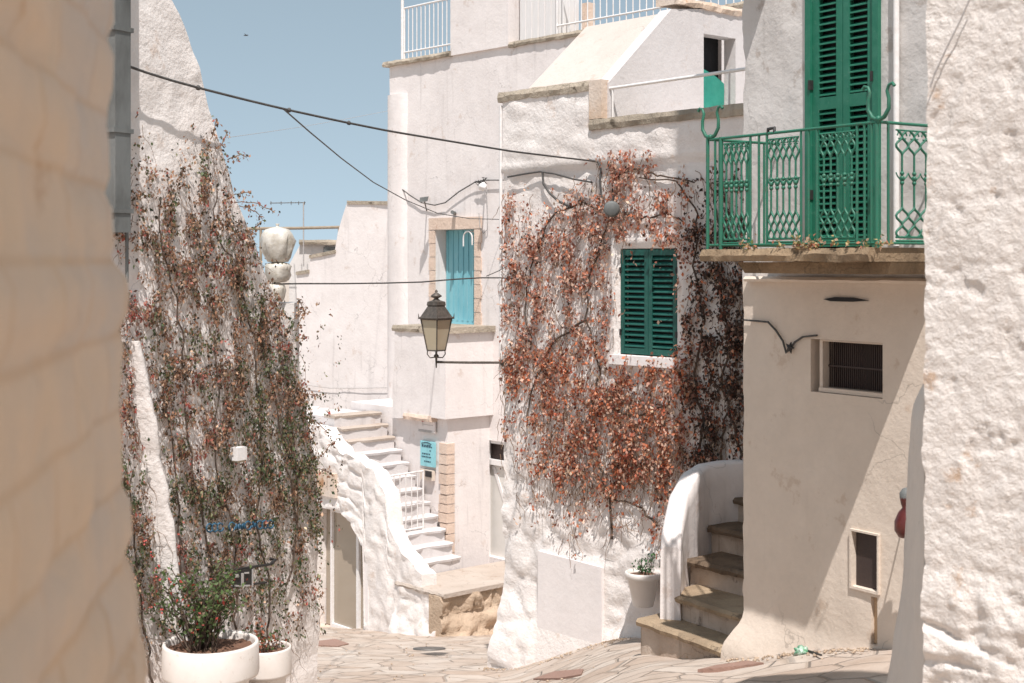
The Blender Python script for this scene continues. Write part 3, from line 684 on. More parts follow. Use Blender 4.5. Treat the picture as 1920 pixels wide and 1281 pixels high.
# wrapped pots on a pier
pier = thing('white_pier', 'narrow white pier behind the creeper wall carrying the wrapped pots', 'pier', P3(528, 700, 13.2))
mb = MB(); p_ = Pl((P3(500,0,13.2).x, 13.2), (1, 0)); wall(mb, p_, 0, P3(552,0,13.2).x-P3(500,0,13.2).x, -4.3, P3(0,568,13.2).z, .3, (), .06, lambda s, z: .02*fbm(s,z,1,3,3)); mb.build('shaft', 'grey', pier)
for k, (px, y0_, y1_, wpx, lab) in enumerate(((520,425,492,30,'largest and topmost plastic-wrapped pot of the stack beside the creeper wall'),(521,490,530,23,'middle plastic-wrapped pot of the stack beside the creeper wall'),(518,529,566,17,'smallest plastic-wrapped pot at the bottom of the stack beside the creeper wall'))):
    c = P3(px, (y0_+y1_)/2, 13.15); rr = wpx/F*13.15; hh = (y1_-y0_)/2/F*13.15
    mb = MB(); sides = 28; prof_ = [(.02,-1),(.62,-.98),(.80,-.75),(.95,-.3),(1.04,.2),(1.0,.55),(.78,.82),(.40,.93),(.10,.98),(.07,1.08),(.13,1.16),(.01,1.14)]; vs_ = []
    for r_, z_ in prof_:
        for q in range(sides):
            an_ = 2*math.pi*q/sides; f_ = (1+.05*math.sin(q*2.7+z_*2+k)+.22*noise.noise(Vector((math.cos(an_)*2.2+k*5, math.sin(an_)*2.2, z_*2.2))))
            vs_.append((c.x+rr*r_*f_*math.cos(an_), c.y+rr*r_*f_*math.sin(an_), c.z+hh*z_))
    mb.add(vs_, [(i*sides+q, i*sides+(q+1)%sides, (i+1)*sides+(q+1)%sides, (i+1)*sides+q) for i in range(11) for q in range(sides)], True)
    tag(mb.build('wrapped_pot', 'wrap'), lab, 'wrapped pot', 'plastic-wrapped pots beside the creeper wall')

# ================================================================== balcony house (right)
hE = thing('balcony_house', 'cream rendered house with green shuttered doors and an iron balcony', 'house', (2.5, 10.3, -3))
bz0, bz1 = E.sz(1595, 742)[1], E.sz(1595, 640)[1]; bs0, bs1 = E.sp(1520), E.sp(1655)
ms0, ms1 = E.sp(1600), E.sp(1648); mz0, mz1 = E.sz(1625, 1104)[1], E.sz(1625, 1000)[1]
cs0, cs1 = E.sp(1633), E.sp(1645); 
ed0, ed1 = E.sp(1514), E.sp(1652); BZ = .085     # balcony floor
holesE = ((bs0, bs1, bz0, bz1), (ms0, ms1, mz0, mz1), (cs0, cs1, E.sz(1640,1210)[1], mz0-.045), (ed0, ed1, BZ+.0, 2.35))
def dE(s, z):
    up = sm(-.15, -.05, z)
    d = .010*fbm(s, z, 4, 1.4, 4) + up*(.012*fbm(s, z, 5, 4, 4)) + .12*(1-sm(-3.05, -2.65, z))*(1-.5*sm(0, .5, s))
    return d
def wE(s, z):
    e = 0
    if s < .01: e = .035*fbm(1, z, 2, 3, 4) - .12*(1-sm(-3.0, -2.7, z))
    return (s+e, z)
mb = MB(); wall(mb, E, 0, 3.4, -3.6, -.15, .30, holesE[:3], .05, dE, wE); mb.build('lower_wall', 'cream', hE)
mb = MB(); wall(mb, E, 0, 3.4, -.15, 3.2, .30, (holesE[3],), .05, dE, wE); mb.build('upper_wall', 'grey', hE)
mb = MB(); wall(mb, E, 0, 3.4, 3.2, 6.9, .30, (), .2, dE, wE); mb.build('upper_wall', 'grey', hE)
MB().box(E, .06, 3.4, -3.6, 6.89, -3.2, -.30).build('rear_body', 'cream', hE)
# eave added above the frame as a shade caster; upper balcony inferred from shadows
ridge(E, .05, 3.5, 6.9, 7.02, -3.2, .02, 31).build('unseen_eave', 'coping', hE)
ridge(E, -.04, .45, 2.42, 2.53, -.02, .72, 32, amp=.02).build('upper_balcony_slab', 'slab', hE)
ub = MB().tube([E.pt(-.03, 3.32, .68), E.pt(.44, 3.32, .68)], .014, 6).build('upper_railing', 'railgreen', hE)
for i in range(6): MB().tube([E.pt(-.02+.09*i, 2.5, .68), E.pt(-.02+.09*i, 3.32, .68)], .010, 5).build('baluster', 'railgreen', ub)
# shuttered balcony door
df = MB().box(E, ed0+.003, ed1-.003, BZ, 2.34, -.30, -.10).build('balcony_door', 'void', hE)
mb = MB(); mb.box(E, ed0+.002, ed0+.055, BZ, 2.345, -.09, .03); mb.box(E, ed1-.055, ed1-.002, BZ, 2.345, -.09, .03); mb.box(E, ed0+.055, ed1-.055, 2.28, 2.345, -.09, .028)
mb.build('door_frame', 'green', df)
em = (ed0+ed1)/2; zr = E.sz(1580, 190)[1]
for a, b_ in ((ed0+.058, em-.003), (em+.003, ed1-.058)):
    shutter_leaf('shutter', E, a, b_, BZ+.02, 2.275, -.04, 'green', df, rails=(zr,), n=46, st=.06, th=.045)
for z in (.45, 1.25, 1.95):
    for q in (ed0+.045, ed1-.065): MB().box(E, q, q+.02, z, z+.07, .006, .042).build('hinge', 'dark', df)
# brown meshed window
wn = MB().box(E, bs0+.002, bs1-.002, bz0+.002, bz1-.002, -.29, -.20).build('window', 'brownmesh', hE)
mb = MB(); e0 = E.sp(1540, -.1)-.0
mb.box(E, bs0+.06, bs1-.004, bz0+.004, bz0+.035, -.15, -.02); mb.box(E, bs0+.06, bs0+.09, bz0+.035, bz1-.004, -.15, -.03); mb.box(E, bs1-.012, bs1-.004, bz0+.035, bz1-.004, -.15, -.03); mb.box(E, bs0+.09, bs1-.012, bz1-.014, bz1-.004, -.15, -.03)
mb.build('window_frame', 'cream', wn)
mb = MB()
for i in range(30):
    s = bs0+.10+(bs1-bs0-.12)*i/29; mb.box(E, s-.003, s+.003, bz0+.036, bz1-.015, -.10, -.092)
mb.box(E, bs0+.092, bs1-.013, (bz0+bz1)/2-.006, (bz0+bz1)/2+.006, -.091, -.085)
mb.build('grille', 'brownmesh', wn)
# meter niche and channel
nc = MB().box(E, ms0+.001, ms1-.001, mz0+.001, mz1-.001, -.29, -.028).build('meter_niche', 'brownmesh', hE)
mb = MB()
for q in ((ms0-.018, ms1+.014, mz1, mz1+.014), (ms0-.018, ms1+.014, mz0-.018, mz0), (ms0-.018, ms0, mz0+.001, mz1-.001), (ms1, ms1+.014, mz0+.001, mz1-.001)): mb.box(E, *q, -.01, .022)
mb.build('niche_frame', 'cream', nc)
MB().box(E, cs0+.001, cs1-.001, E.sz(1640,1209)[1], mz0-.047, -.08, -.03).build('cable_channel', 'tan', hE)
MB().poly(E, [E.sz(1546,561), E.sz(1568,557), E.sz(1600,558), E.sz(1630,564), E.sz(1600,566), E.sz(1560,565)], -.01, .016).build('vent_slot', 'void', hE)
MB().tube([E.pt(E.sp(1687), z, .035) for z in (BZ+.02, 1.0, 2.0, 3.5)], .022, 8).build('white_pipe', 'whitemetal', hE)
# balcony slab
BP = .70; bl = E.sp(1330, BP); brr = E.sp(1645, BP)
slab = ridge(E, bl-.04, brr-.02, .0, BZ, -.02, BP+.05, 21, amp=.014).build('balcony_slab', 'slab', hE)
mb = MB(); mb.poly(E, [(bl+.12,-.006), (bl+.20,-.085), (brr-.06,-.085), (brr-.03,-.006)], .0, BP-.16); mb.build('slab_corbel', 'slab', slab)
ridge(E, .06, brr+.5, -.155, -.115, 0, .05, 23, amp=.006).build('string_course', 'cream', hE)
# iron railing: front panel and right return
RT = (HY-262)/F*E.pt(bl,0,BP).y; RB = BZ+.03
def ppt(kind, t_, z):
    return E.pt(bl+t_, z, BP-.01) if kind == 'f' else E.pt(brr, z, BP-.01-t_)
def lattice(mb, kind, a, b_, n, z0, z1):
    H = z1-z0; xs = [a+(b_-a)*i/(n-1) for i in range(n)]; h = (b_-a)/(n-1)/2 if n > 1 else .03
    for i, x in enumerate(xs):
        mb.tube([ppt(kind, x, z0+.30*H), ppt(kind, x, z0+.74*H)], .0078, 5)
        for sgn in (-1, 1):
            def c(v): return x + sgn*v
            if a-h-1e-6 <= c(h) <= b_+h+1e-6:
                mb.tube([ppt(kind, c(h*(1-math.cos(q/14*math.pi*3.4))/2), z0+(.30-.245*q/14)*H) for q in range(15)], .0085, 5)
                mb.tube([ppt(kind, c(h*(1-math.cos(q/12*math.pi*2.6))/2), z0+(.74+.20*q/12)*H) for q in range(13)], .0085, 5)
                mb.tube([ppt(kind, x+sgn*(h*.42+h*.36*math.cos(a_)), z0+.90*H+h*.36*math.sin(a_)) for a_ in [q*.75 for q in range(8)]], .005, 4)
        for zz, r_ in ((.505,.015),(.545,.018),(.585,.015)): mb.blob(ppt(kind, x, z0+zz*H), r_, 1, 0, 4)
        for sgn in (-1, 1):
            pr = [ppt(kind, x+sgn*h*(1-math.cos(q*math.pi/3))*.5, z0+(.50+.03*q)*H) for q in range(4)]; mb.tube(pr, .006, 4)
    mb.tube([ppt(kind, a-h, z0+.05*H), ppt(kind, b_+h, z0+.05*H)], .008, 5); mb.tube([ppt(kind, a-h, z0+.945*H), ppt(kind, b_+h, z0+.945*H)], .006, 5)
    mb.tube([ppt(kind, a-h, z0+.02*H), ppt(kind, b_+h, z0+.02*H)], .007, 5)
L = brr-bl
def rail_path(z): return [E.pt(bl, z, 0), E.pt(bl, z, BP-.01), ppt('f', L, z), ppt('r', BP, z)]
def rail_mesh(z, r_):
    m_ = MB(); q = rail_path(z)
    for k in range(3): m_.tube([q[k], q[k+1]], r_, 6)
    for p in q[1:3]: m_.blob(p, r_*1.1, 0, 0, 4)
    return m_
rlo = rail_mesh(RT, .011).build('railing', 'railgreen', hE); rail_mesh(RB, .010).build('bottom_rail', 'railgreen', rlo)
fx = lambda px: E.sp(px, BP-.01)-bl
mb = MB()
for px in (1341, 1407, 1423, 1438, 1502, 1516, 1532, 1607, 1621, 1634): MB().tube([ppt('f', fx(px), RB), ppt('f', fx(px), RT)], .0095, 6).build('baluster', 'railgreen', rlo)
for o_ in (.16, .32, .48, .60): MB().tube([E.pt(bl, RB, o_), E.pt(bl, RT, o_)], .0095, 6).build('baluster', 'railgreen', rlo)
for t_ in (.09, .60): MB().tube([ppt('r', t_, RB), ppt('r', t_, RT)], .009, 6).build('baluster', 'railgreen', rlo)
mb = MB()
for px in (1327, 1352, 1644): MB().tube([ppt('f', fx(px), RB-.03), ppt('f', fx(px), RT+.01)], .013 if px != 1352 else .016, 8).build('post', 'railgreen', rlo)
for a, b_ in ((1362, 1400), (1446, 1492), (1545, 1597)):
    mb = MB(); lattice(mb, 'f', fx(a), fx(b_), 5, RB, RT); mb.build('lattice_panel', 'railgreen', rlo)
mb = MB(); lattice(mb, 'r', .22, .45, 3, RB, RT); mb.build('lattice_panel', 'railgreen', rlo)
def lyre(c, udir):
    mb = MB(); u_ = Vector(udir)
    for sg_ in (-1, 1):
        pts_ = [(0,0),(.05,.02),(.085,.07),(.085,.13),(.070,.18),(.085,.215),(.115,.225),(.13,.205)]
        mb.tube([Vector(c)+u_*(sg_*x)+Vector((0,0,z)) for x, z in pts_], [.014,.014,.013,.012,.011,.010,.010,.012], 6)
    mb.blob(Vector(c)+Vector((0,0,.01)), .02, 1, 0, 5); return mb
lyre(ppt('f', 0, RT+.01), E.u).build('lyre_finial', 'railgreen', rlo); lyre(ppt('f', L, RT+.01), E.u).build('lyre_finial', 'railgreen', rlo)
mb = MB(); q = E.pt(E.sp(1440, .35), RT+.02, .35); mb.tube([ppt('f', fx(1440), RT), ppt('f', fx(1440), RT+.03), ppt('f', fx(1452), RT+.035), ppt('f', fx(1452), RT+.0)], .012, 6); mb.build('clamp', 'dark', rlo)

# junction cable on the shaded wall
jc = thing('wall_cable_joint', 'drooping black cable with a small joint left of the brown window', 'cable', E.at(1480, 650, .02))
pts_ = [(1396,600),(1440,604),(1455,620),(1468,640),(1474,662),(1480,656),(1490,642),(1505,632),(1522,630),(1532,629)]
MB().tube([E.at(x, y, .022) for x, y in pts_], .008, 6).build('cable', 'cable', jc)
mb = MB(); 
for a_ in range(5): 
    c = E.at(1481, 652, .03); mb.tube([c, c + E.u*.045*math.cos(a_*1.26) + Vector((0,0,.045*math.sin(a_*1.26)))], [.018,.003], 6)
mb.build('joint', 'dark', jc)

# red-brown hanging ornament at the right
hg = thing('gourd_ornament', 'dark red gourd-shaped ornament hanging on the sunlit wall by the rough wall', 'ornament', P3(1700, 965, 9.3))
MB().lathe(P3(1702, 1010, 9.3), [(.01,0),(.06,.01),(.085,.05),(.085,.11),(.06,.17),(.035,.20),(.045,.23),(.052,.27),(.04,.31),(.01,.33)], 20).build('body', 'maroon', hg)
MB().lathe(P3(1702, 934, 9.3), [(.052,0),(.053,.03),(.035,.06),(.005,.07)], 16).build('cap', 'pipe', hg)
MB().tube([P3(1702,914,9.3), E.at(1712, 900, .0)], .006, 5).build('hook', 'dark', hg)

# ================================================================== right stone stairs beside balcony house
rs = thing('stone_staircase', 'worn stone steps rising in shade beside the balcony house', 'staircase', (1.5, 12.0, -3.3))
def onz(px, py, z): D = -z*F/(py-HY); return Vector(((px-960)/F*D, D, 0))
zl = [-3.05, -2.84, -2.62, -2.40, -2.18]
st_px = [((1197,1158),(1352,1214)), ((1250,1108),(1392,1152)), ((1290,1046),(1400,1072)), ((1330,984),(1402,1000)), ((1345,925),(1405,938))]
back = Vector((.749,.662,0))
for z, (l, r_) in zip(zl, st_px):
    a = onz(*l, z); b_ = onz(*r_, z); b_ = b_ + (b_-a)*.12
    zb_ = z-.30 if z < -3 else z-.24
    body = MB().prism([a+back*.03, b_+back*.03, b_+back*2.0, a+back*2.0], z-.5, z-.062).build('step', 'riser', rs)
    n_ = 22; vs_ = []
    for k in range(n_+1):
        q = a.lerp(b_, k/n_); w_ = Vector((-.66*0-.749,-.662,0))*(.02+.02*fbm(q.x, z, q.y, 7, 3)); dz = .010*fbm(q.x, z, 3, 9, 3)
        e = q+w_; 
        vs_ += [(e.x, e.y, z-.062+dz), (e.x-.006, e.y-.006, z-.03), (e.x+.012, e.y+.012, z-.004+dz*.6), ((q+back*.12).x, (q+back*.12).y, z+dz*.4-.006), ((q+back*.9).x, (q+back*.9).y, z), ((q+back*.9).x, (q+back*.9).y, z-.062)]
    m6 = MB(); m6.add(vs_, [(k*6+j, k*6+(j+1)%6, (k+1)*6+(j+1)%6, (k+1)*6+j) for k in range(n_) for j in range(6)], False); m6.add(vs_[:6], [(0,1,2,3,4,5)]); m6.add(vs_[-6:], [(5,4,3,2,1,0)])
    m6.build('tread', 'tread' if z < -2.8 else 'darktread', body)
# parapet
path = [(1276,12.1),(1283,12.35),(1291,12.6),(1310,12.85),(1332,13.0),(1365,13.12),(1420,13.22)]
topy = [(1276,1005),(1283,965),(1291,925),(1310,888),(1332,873),(1365,867),(1420,864)]
mb = MB(); rows = []
pv = [Vector(((px-960)/F*D, D, 0)) for px, D in path]; dense = []; 
for k in range(len(pv)-1):
    for q in range(6): dense.append((pv[k].lerp(pv[k+1], q/6), topy[k][1]+(topy[k+1][1]-topy[k][1])*q/6))
dense.append((pv[-1], topy[-1][1])); nn = 12
for k, (p, ty) in enumerate(dense):
    d = (dense[min(k+1,len(dense)-1)][0]-dense[max(k-1,0)][0]).normalized(); nl = Vector((-d.y, d.x, 0))
    tz = (HY-ty)/F*p.y; ring = []
    if k == 0: tz -= .10
    for j in range(nn+1): ring.append(Vector((p.x, p.y, -3.6+(tz-.03+3.6)*j/nn)) + nl*(-.008*fbm(p.x, j*.3, 1, 2, 3)))
    ring += [p + nl*.03 + Vector((0,0,tz)), p + nl*.14 + Vector((0,0,tz)), p + nl*.17 + Vector((0,0,tz-.03)), p + nl*.18 + Vector((0,0,-3.6))]
    rows.append(ring)
m_ = len(rows[0]); vs_ = [v for r_ in rows for v in r_]
mb.add(vs_, [(k*m_+j, k*m_+(j+1)%m_, (k+1)*m_+(j+1)%m_, (k+1)*m_+j) for k in range(len(rows)-1) for j in range(m_)], True)
mb.add(rows[0], [tuple(range(m_))]); mb.add(rows[-1], [tuple(range(m_-1,-1,-1))])
mb.build('parapet', 'white', rs)

# ================================================================== near walls
nr = thing('rough_near_wall', 'rough lumpy whitewashed wall filling the right edge, close by', 'wall', (1.9, 5.2, -2.2))
def dR(s, z):
    k = 1-sm(-1.40, -1.12, z)
    wx = .10*noise.noise(Vector((s*4, z*4, 7))); wz = .09*noise.noise(Vector((s*3, z*5, 17)))
    d = .009*fbm(s, z, 3, 1.8, 4) + .005*fbm(s, z, 4, 6, 4) + .0045*fbm(s, z, 9, 18, 3) + .0025*fbm(s, z, 10, 45, 2)
    pres = sm(-.2, .3, noise.noise(Vector((s*1.6, z*1.4, 77)))) 
    d += .0035*(courses(s, z, .42, .235, .022)-1)*(.35+.65*pres)
    st_ = stones(s+wx, z+wz, 2.6, 5.2, 15.2, .16)
    d += k*(.026*(st_-.6) + .038*fbm(s, z, 6, 4.0, 5) + .02)
    pit = fbm(s, z, 21, 7, 4); d -= .009*sm(.36, .52, pit)
    return d
mb = MB(); wall(mb, RW, 0, .75, -2.9, 1.6, .40, (), .011, dR, lambda s, z: (s + ((.014*fbm(0, z, 2, 5, 4) - .012*sm(.4, 0, z))*(1-s/.1) if s < .1 else 0), z))
mb.build('wall', 'near', nr)
mb = MB(); wall(mb, RW, 0, .75, 1.6, 4.1, .40, (), .06, dR); wall(mb, RW, .75, 5.0, -2.9, 4.1, .40, (), .12, dR); mb.build('wall', 'near', nr)
ridge(RW, -.02, 5.0, 4.1, 4.18, -.40, .04, 40, amp=.03).build('coping', 'coping', nr)
nb = thing('buttress_wall', 'low shaded buttress leaning out behind the rough near wall', 'wall', (1.9, 6.6, -2.4))
bl_ = [(-.545,1741),(-.60,1728),(-.71,1709),(-1.08,1701),(-1.60,1692),(-1.86,1674),(-2.08,1662),(-2.6,1640)]
mb = MB(); rows = []
for i in range(60):
    z = -2.9+(2.9-.545)*i/59; px = interp(z, sorted(bl_)); Bx = (px-960)/F*7.0 + .006*fbm(0, z, 1, 6, 3)
    a = Vector((1.612, 5.56, z)); b_ = Vector((Bx, 7.0, z)); ring = []
    for q in range(17):
        p = a.lerp(b_, q/16); ring.append(p + Vector((-.012*fbm(q*.15, z, 4, 2, 4) - .07*(1-sm(-1.9,-1.3,z))*0, 0, 0)))
    ring += [Vector((Bx+.05, 7.03, z)), Vector((3.4, 7.3, z)), Vector((3.4, 6.0, z))]; rows.append(ring)
m_ = 20; vs_ = [v for r_ in rows for v in r_]
mb.add(vs_, [(k*m_+j, k*m_+(j+1)%m_, (k+1)*m_+(j+1)%m_, (k+1)*m_+j) for k in range(59) for j in range(m_)], True); mb.add(rows[-1], [tuple(range(m_))])
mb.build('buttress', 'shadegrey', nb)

nl_ = thing('near_corner_wall', 'blurred beige stone wall in shade along the left edge', 'wall', (-.7, 2.0, -1.5))
edge = [(0,205),(110,203),(220,197),(330,203),(440,210),(500,222),(530,229),(600,222),(700,217),(740,226),(860,226),(960,236),(1060,240),(1120,250),(1160,258),(1281,262),(1500,262)]
def eo(z):
    y = HY - z*F/2.5; return (interp(y, edge)-210)/F*2.5
def dLw(s, z):
    base = eo(z) + .010*fbm(s, z, 2, 4, 3) + .015*(courses(s, z, .31, .128, .025)-1) + .012*fbm(s, z, 12, 5, 3)
    return base
x218 = (218-960)/F*2.5
LW = Pl((x218, 2.5), (-.144, 1.0))
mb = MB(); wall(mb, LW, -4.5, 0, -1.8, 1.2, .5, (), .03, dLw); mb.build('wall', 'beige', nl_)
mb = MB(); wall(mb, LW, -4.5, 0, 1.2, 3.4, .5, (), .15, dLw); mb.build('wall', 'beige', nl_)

# ================================================================== creepers
A_GRID = """
000017500000
000126112253
311567354464
555567664574
566553333574
666641124685
666651014588
666652014588
666641015688
677651016788
788776667888
688899999876
378999999854
258999999755
137899998544
025788874000
013443341000
001211130000
000100020000""".split()
D_GRID = """
01000000000
12012100000
13013200000
13345200000
24556430000
35667541000
13567762000
01467864200
11476775310
77544777520
77634578876
82635578886
82777678987
82778779898
82677879998
82576879998
82377779998
84277779998
86267779997
87258768875
88246768864
88346757753
77555655542
46555443331
13455332321
02000033100""".split()
def sample(grid, x0, y0, cell, n, power=1.25, hard=False):
    rows_, cols_ = len(grid), max(len(g) for g in grid)
    Wt = np.zeros((rows_, cols_))
    for j, g in enumerate(grid):
        for i, ch in enumerate(g): Wt[j, i] = float(ch)**power
    pts = []
    wmax = Wt.max()
    def den(x, y):
        fx_ = (x-x0)/cell-.5; fy = (y-y0)/cell-.5; i = int(math.floor(fx_)); j = int(math.floor(fy)); a = fx_-i; b = fy-j
        g = lambda jj, ii: Wt[min(max(jj,0),rows_-1), min(max(ii,0),cols_-1)]
        return ((g(j,i)*(1-a)+g(j,i+1)*a)*(1-b)+(g(j+1,i)*(1-a)+g(j+1,i+1)*a)*b)/wmax
    while len(pts) < n:
        X = rng.uniform(x0, x0+cols_*cell, 4000); Y = rng.uniform(y0, y0+rows_*cell, 4000); U = rng.uniform(0, 1, 4000)
        for x, y, u_ in zip(X, Y, U):
            d = den(x, y)
            if d <= 0: continue
            cl = .35 + 1.3*sm(-.35, .45, noise.noise(Vector((x/26, y/52, 3))) + .6*noise.noise(Vector((x/10, y/22, 8))))
            if u_*1.2 < d*(cl if not hard else (.20 + 1.7*sm(-.20, .42, noise.noise(Vector((x/22, y/60, 3))) + .7*noise.noise(Vector((x/8, y/26, 8)))))): pts.append((x, y))
            if len(pts) >= n: break
    return pts
def leaves(name, P, size, cols, parent, down=.6, mat='leaf'):
    n = len(P); P = np.array(P); size = np.array(size)[:, None]
    d = rng.normal(size=(n, 3)); d[:, 2] -= down*2; d /= np.linalg.norm(d, axis=1)[:, None]
    r_ = rng.normal(size=(n, 3)); sdv = np.cross(d, r_); sdv /= np.linalg.norm(sdv, axis=1)[:, None]; nn_ = np.cross(d, sdv)
    a = P; b = P+d*size*.5+sdv*size*.32+nn_*size*.12; c = P+d*size; e = P+d*size*.5-sdv*size*.32+nn_*size*.12
    V = np.stack([a, b, c, e], 1).reshape(-1, 3) - np.array(root_loc(parent))
    me = bpy.data.meshes.new(name); me.vertices.add(n*4); me.vertices.foreach_set('co', V.ravel())
    I = np.arange(n)[:, None]*4; tri = np.concatenate([I+[0,1,2], I+[0,2,3]], 1).ravel()
    me.loops.add(n*6); me.loops.foreach_set('vertex_index', tri); me.polygons.add(n*2); me.polygons.foreach_set('loop_start', np.arange(n*2)*3); me.polygons.foreach_set('loop_total', np.full(n*2, 3))
    at = me.color_attributes.new('leaf_colour', 'FLOAT_COLOR', 'POINT'); C4 = np.ones((n, 4, 4)); C4[:, :, :3] = np.array(cols)[:, None, :]
    at.data.foreach_set('color', C4.ravel()); me.update(); me.validate(); me.materials.append(M[mat])
    o = bpy.data.objects.new(name, me); COL.objects.link(o); o.parent = parent; return o
def pick(pal, n, jit=.25):
    ws = np.array([p[0] for p in pal], float); ws /= ws.sum(); idx_ = rng.choice(len(pal), n, p=ws)
    c = np.array([pal[i][1] for i in idx_]); return np.clip(c*(1+rng.normal(scale=jit, size=(n, 1))), .005, .9)
def walk_stems(mb, pl, starts, zlen, r0, o0, drift=0.0, dirn=-1, step=.05, wob=.35, o1=None):
    for (s, z, oo) in starts:
        k = max(3, int(zlen()/step)); ang = random.gauss(0, .35); pts_ = []; o_ = oo
        for i in range(k):
            pts_.append(pl.pt(s, z, o_)); ang = ang*.85 + random.gauss(drift*.1, wob)
            s += math.sin(ang)*step; z += dirn*math.cos(ang)*step; o_ = max(.015, o_ + random.gauss(0, .012))
        mb.tube(pts_, [r0*(1-.6*i/k) for i in range(k)], 3, False)

crA = thing('red_creeper', 'rust-red creeper spread round the green shuttered window', 'creeper', A.pt(1.8, -3.4, .1))
def keepA(x, y):
    inside = 1150 < x < 1268 and 462 < y < 672
    return (not inside) or random.random() < (.10 if x > 1235 else .03)
ptsA = [p for p in sample(A_GRID, 940, 280, 40, 21000, 1.35, True) if keepA(*p)]
Pp = []; Cc = []; Ss = []
palA = [(2.5,(.42,.17,.115)),(3,(.56,.30,.22)),(3,(.66,.45,.34)),(1.5,(.25,.09,.06)),(1.2,(.50,.34,.25)),(.8,(.11,.065,.045)),(1.2,(.62,.20,.09))]
palA2 = [(2.5,(.56,.18,.085)),(3,(.62,.29,.17)),(2,(.38,.10,.055)),(2.2,(.62,.42,.31)),(1.2,(.16,.06,.04)),(1,(.44,.32,.22))]
c1 = pick(palA, len(ptsA)); c2 = pick(palA2, len(ptsA)); c_shade = pick([(3,(.07,.045,.035)),(2,(.12,.07,.05)),(1,(.04,.03,.022)),(1,(.20,.09,.06))], len(ptsA))  # last palette darkens the right strip, painting the balcony house's shade into leaves
for i, (x, y) in enumerate(ptsA):
    if i % 3 == 0: o_ = random.uniform(.03, .05+.14*random.random()**2); s0c, z0c = A.sz(x, y, o_)
    s, z = s0c+random.gauss(0, .022), z0c+random.gauss(0, .028); x, y = ptsA[i-i%3]; Pp.append(tuple(A.pt(s, z, max(.02, o_+random.gauss(0,.015))))); Cc.append(c_shade[i] if x > 1290+random.gauss(0,14) and random.random() < .8 else c2[i] if (y > 640 and random.random() < .65) else c1[i]); Ss.append(random.uniform(.026, .056))
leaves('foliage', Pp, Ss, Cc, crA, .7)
mb = MB(); ss = sample(A_GRID, 940, 280, 40, 1900, 1.0)
st1 = [(*A.sz(x, y), random.uniform(.02,.06)) for x, y in ss if not (1160 < x < 1272 and 440 < y < 680) and not(x > 1180 and 380 < y < 470)]
walk_stems(mb, A, st1[:800], lambda: random.uniform(.15, .5), .0042, .03)
walk_stems(mb, A, [(*A.sz(x, y, .05), .05) for x, y in ss[1300:1700] if y > 800], lambda: random.uniform(.25, .6), .005, .03)
mb.build('twigs', 'stem', crA)
mb = MB()
# main trunks and branches on the wall
for ch in ([(1150,1010),(1140,930),(1120,860),(1110,760),(1125,690),(1100,600),(1105,520),(1130,450),(1150,400),(1152,330)],
           [(1390,860),(1380,800),(1352,720),(1370,640),(1350,560),(1356,470),(1340,380),(1330,330)],
           [(1352,868),(1358,790),(1390,700)], [(1310,880),(1318,790),(1300,700),(1320,600),(1300,500),(1310,400),(1270,340),(1180,330)],
           [(1150,400),(1090,380),(1040,400),(1000,470),(985,560),(1000,680)], [(1152,395),(1200,410),(1250,400),(1290,420)], [(1100,600),(1040,640),(1000,720),(985,820)],
           [(1112,760),(1190,780),(1250,760),(1300,700)], [(1235,990),(1200,950),(1165,940),(1130,930)], [(1152,330),(1190,318),(1240,330),(1320,345)]):
    pts_ = []
    for (x0_, y0_), (x1_, y1_) in zip(ch, ch[1:]):
        for q in range(5):
            x = x0_+(x1_-x0_)*q/5+random.uniform(-4,4); y = y0_+(y1_-y0_)*q/5+random.uniform(-3,3); pts_.append(A.at(x, y, .035))
    mb.tube(pts_, [.011*(1-.6*i/len(pts_))+.003 for i in range(len(pts_))], 5)
mb.build('stem', 'darkstem', crA)

crD = thing('dry_creeper', 'grey-brown creeper with small green and red leaves covering the tapering left wall', 'creeper', DW.pt(.8, -3.3, .1))
def silx(y): return interp(y, [(py_, px_) for px_, py_ in sil])
def inrib(x, y):
    c = interp(y, [(600,250),(640,258),(760,278),(890,300),(1060,322),(1281,352)]); return y > 640 and abs(x-c+4) < 17 
ptsD = [p for p in sample(D_GRID, 200, 200, 40, 31000, 1.45, True) if not (inrib(*p) and random.random() < .93) and not (p[0] > silx(p[1])+8 and random.random() < .93)]
palD = [(3,(.38,.20,.12)),(3,(.21,.12,.075)),(1.8,(.60,.40,.27)),(2.2,(.075,.06,.04)),(1.2,(.14,.15,.075)),(.9,(.42,.13,.10))]
palG = [(3,(.10,.135,.055)),(2,(.055,.08,.035)),(1.8,(.21,.21,.105)),(1.2,(.26,.18,.11)),(1,(.09,.065,.045))]
palR = [(3,(.42,.09,.07)),(2,(.50,.20,.15)),(2,(.20,.11,.09)),(2,(.34,.24,.19))]
n = len(ptsD); c0 = pick(palD, n); cg = pick(palG, n); cr = pick(palR, n); Pp = []; Cc = []; Ss = []
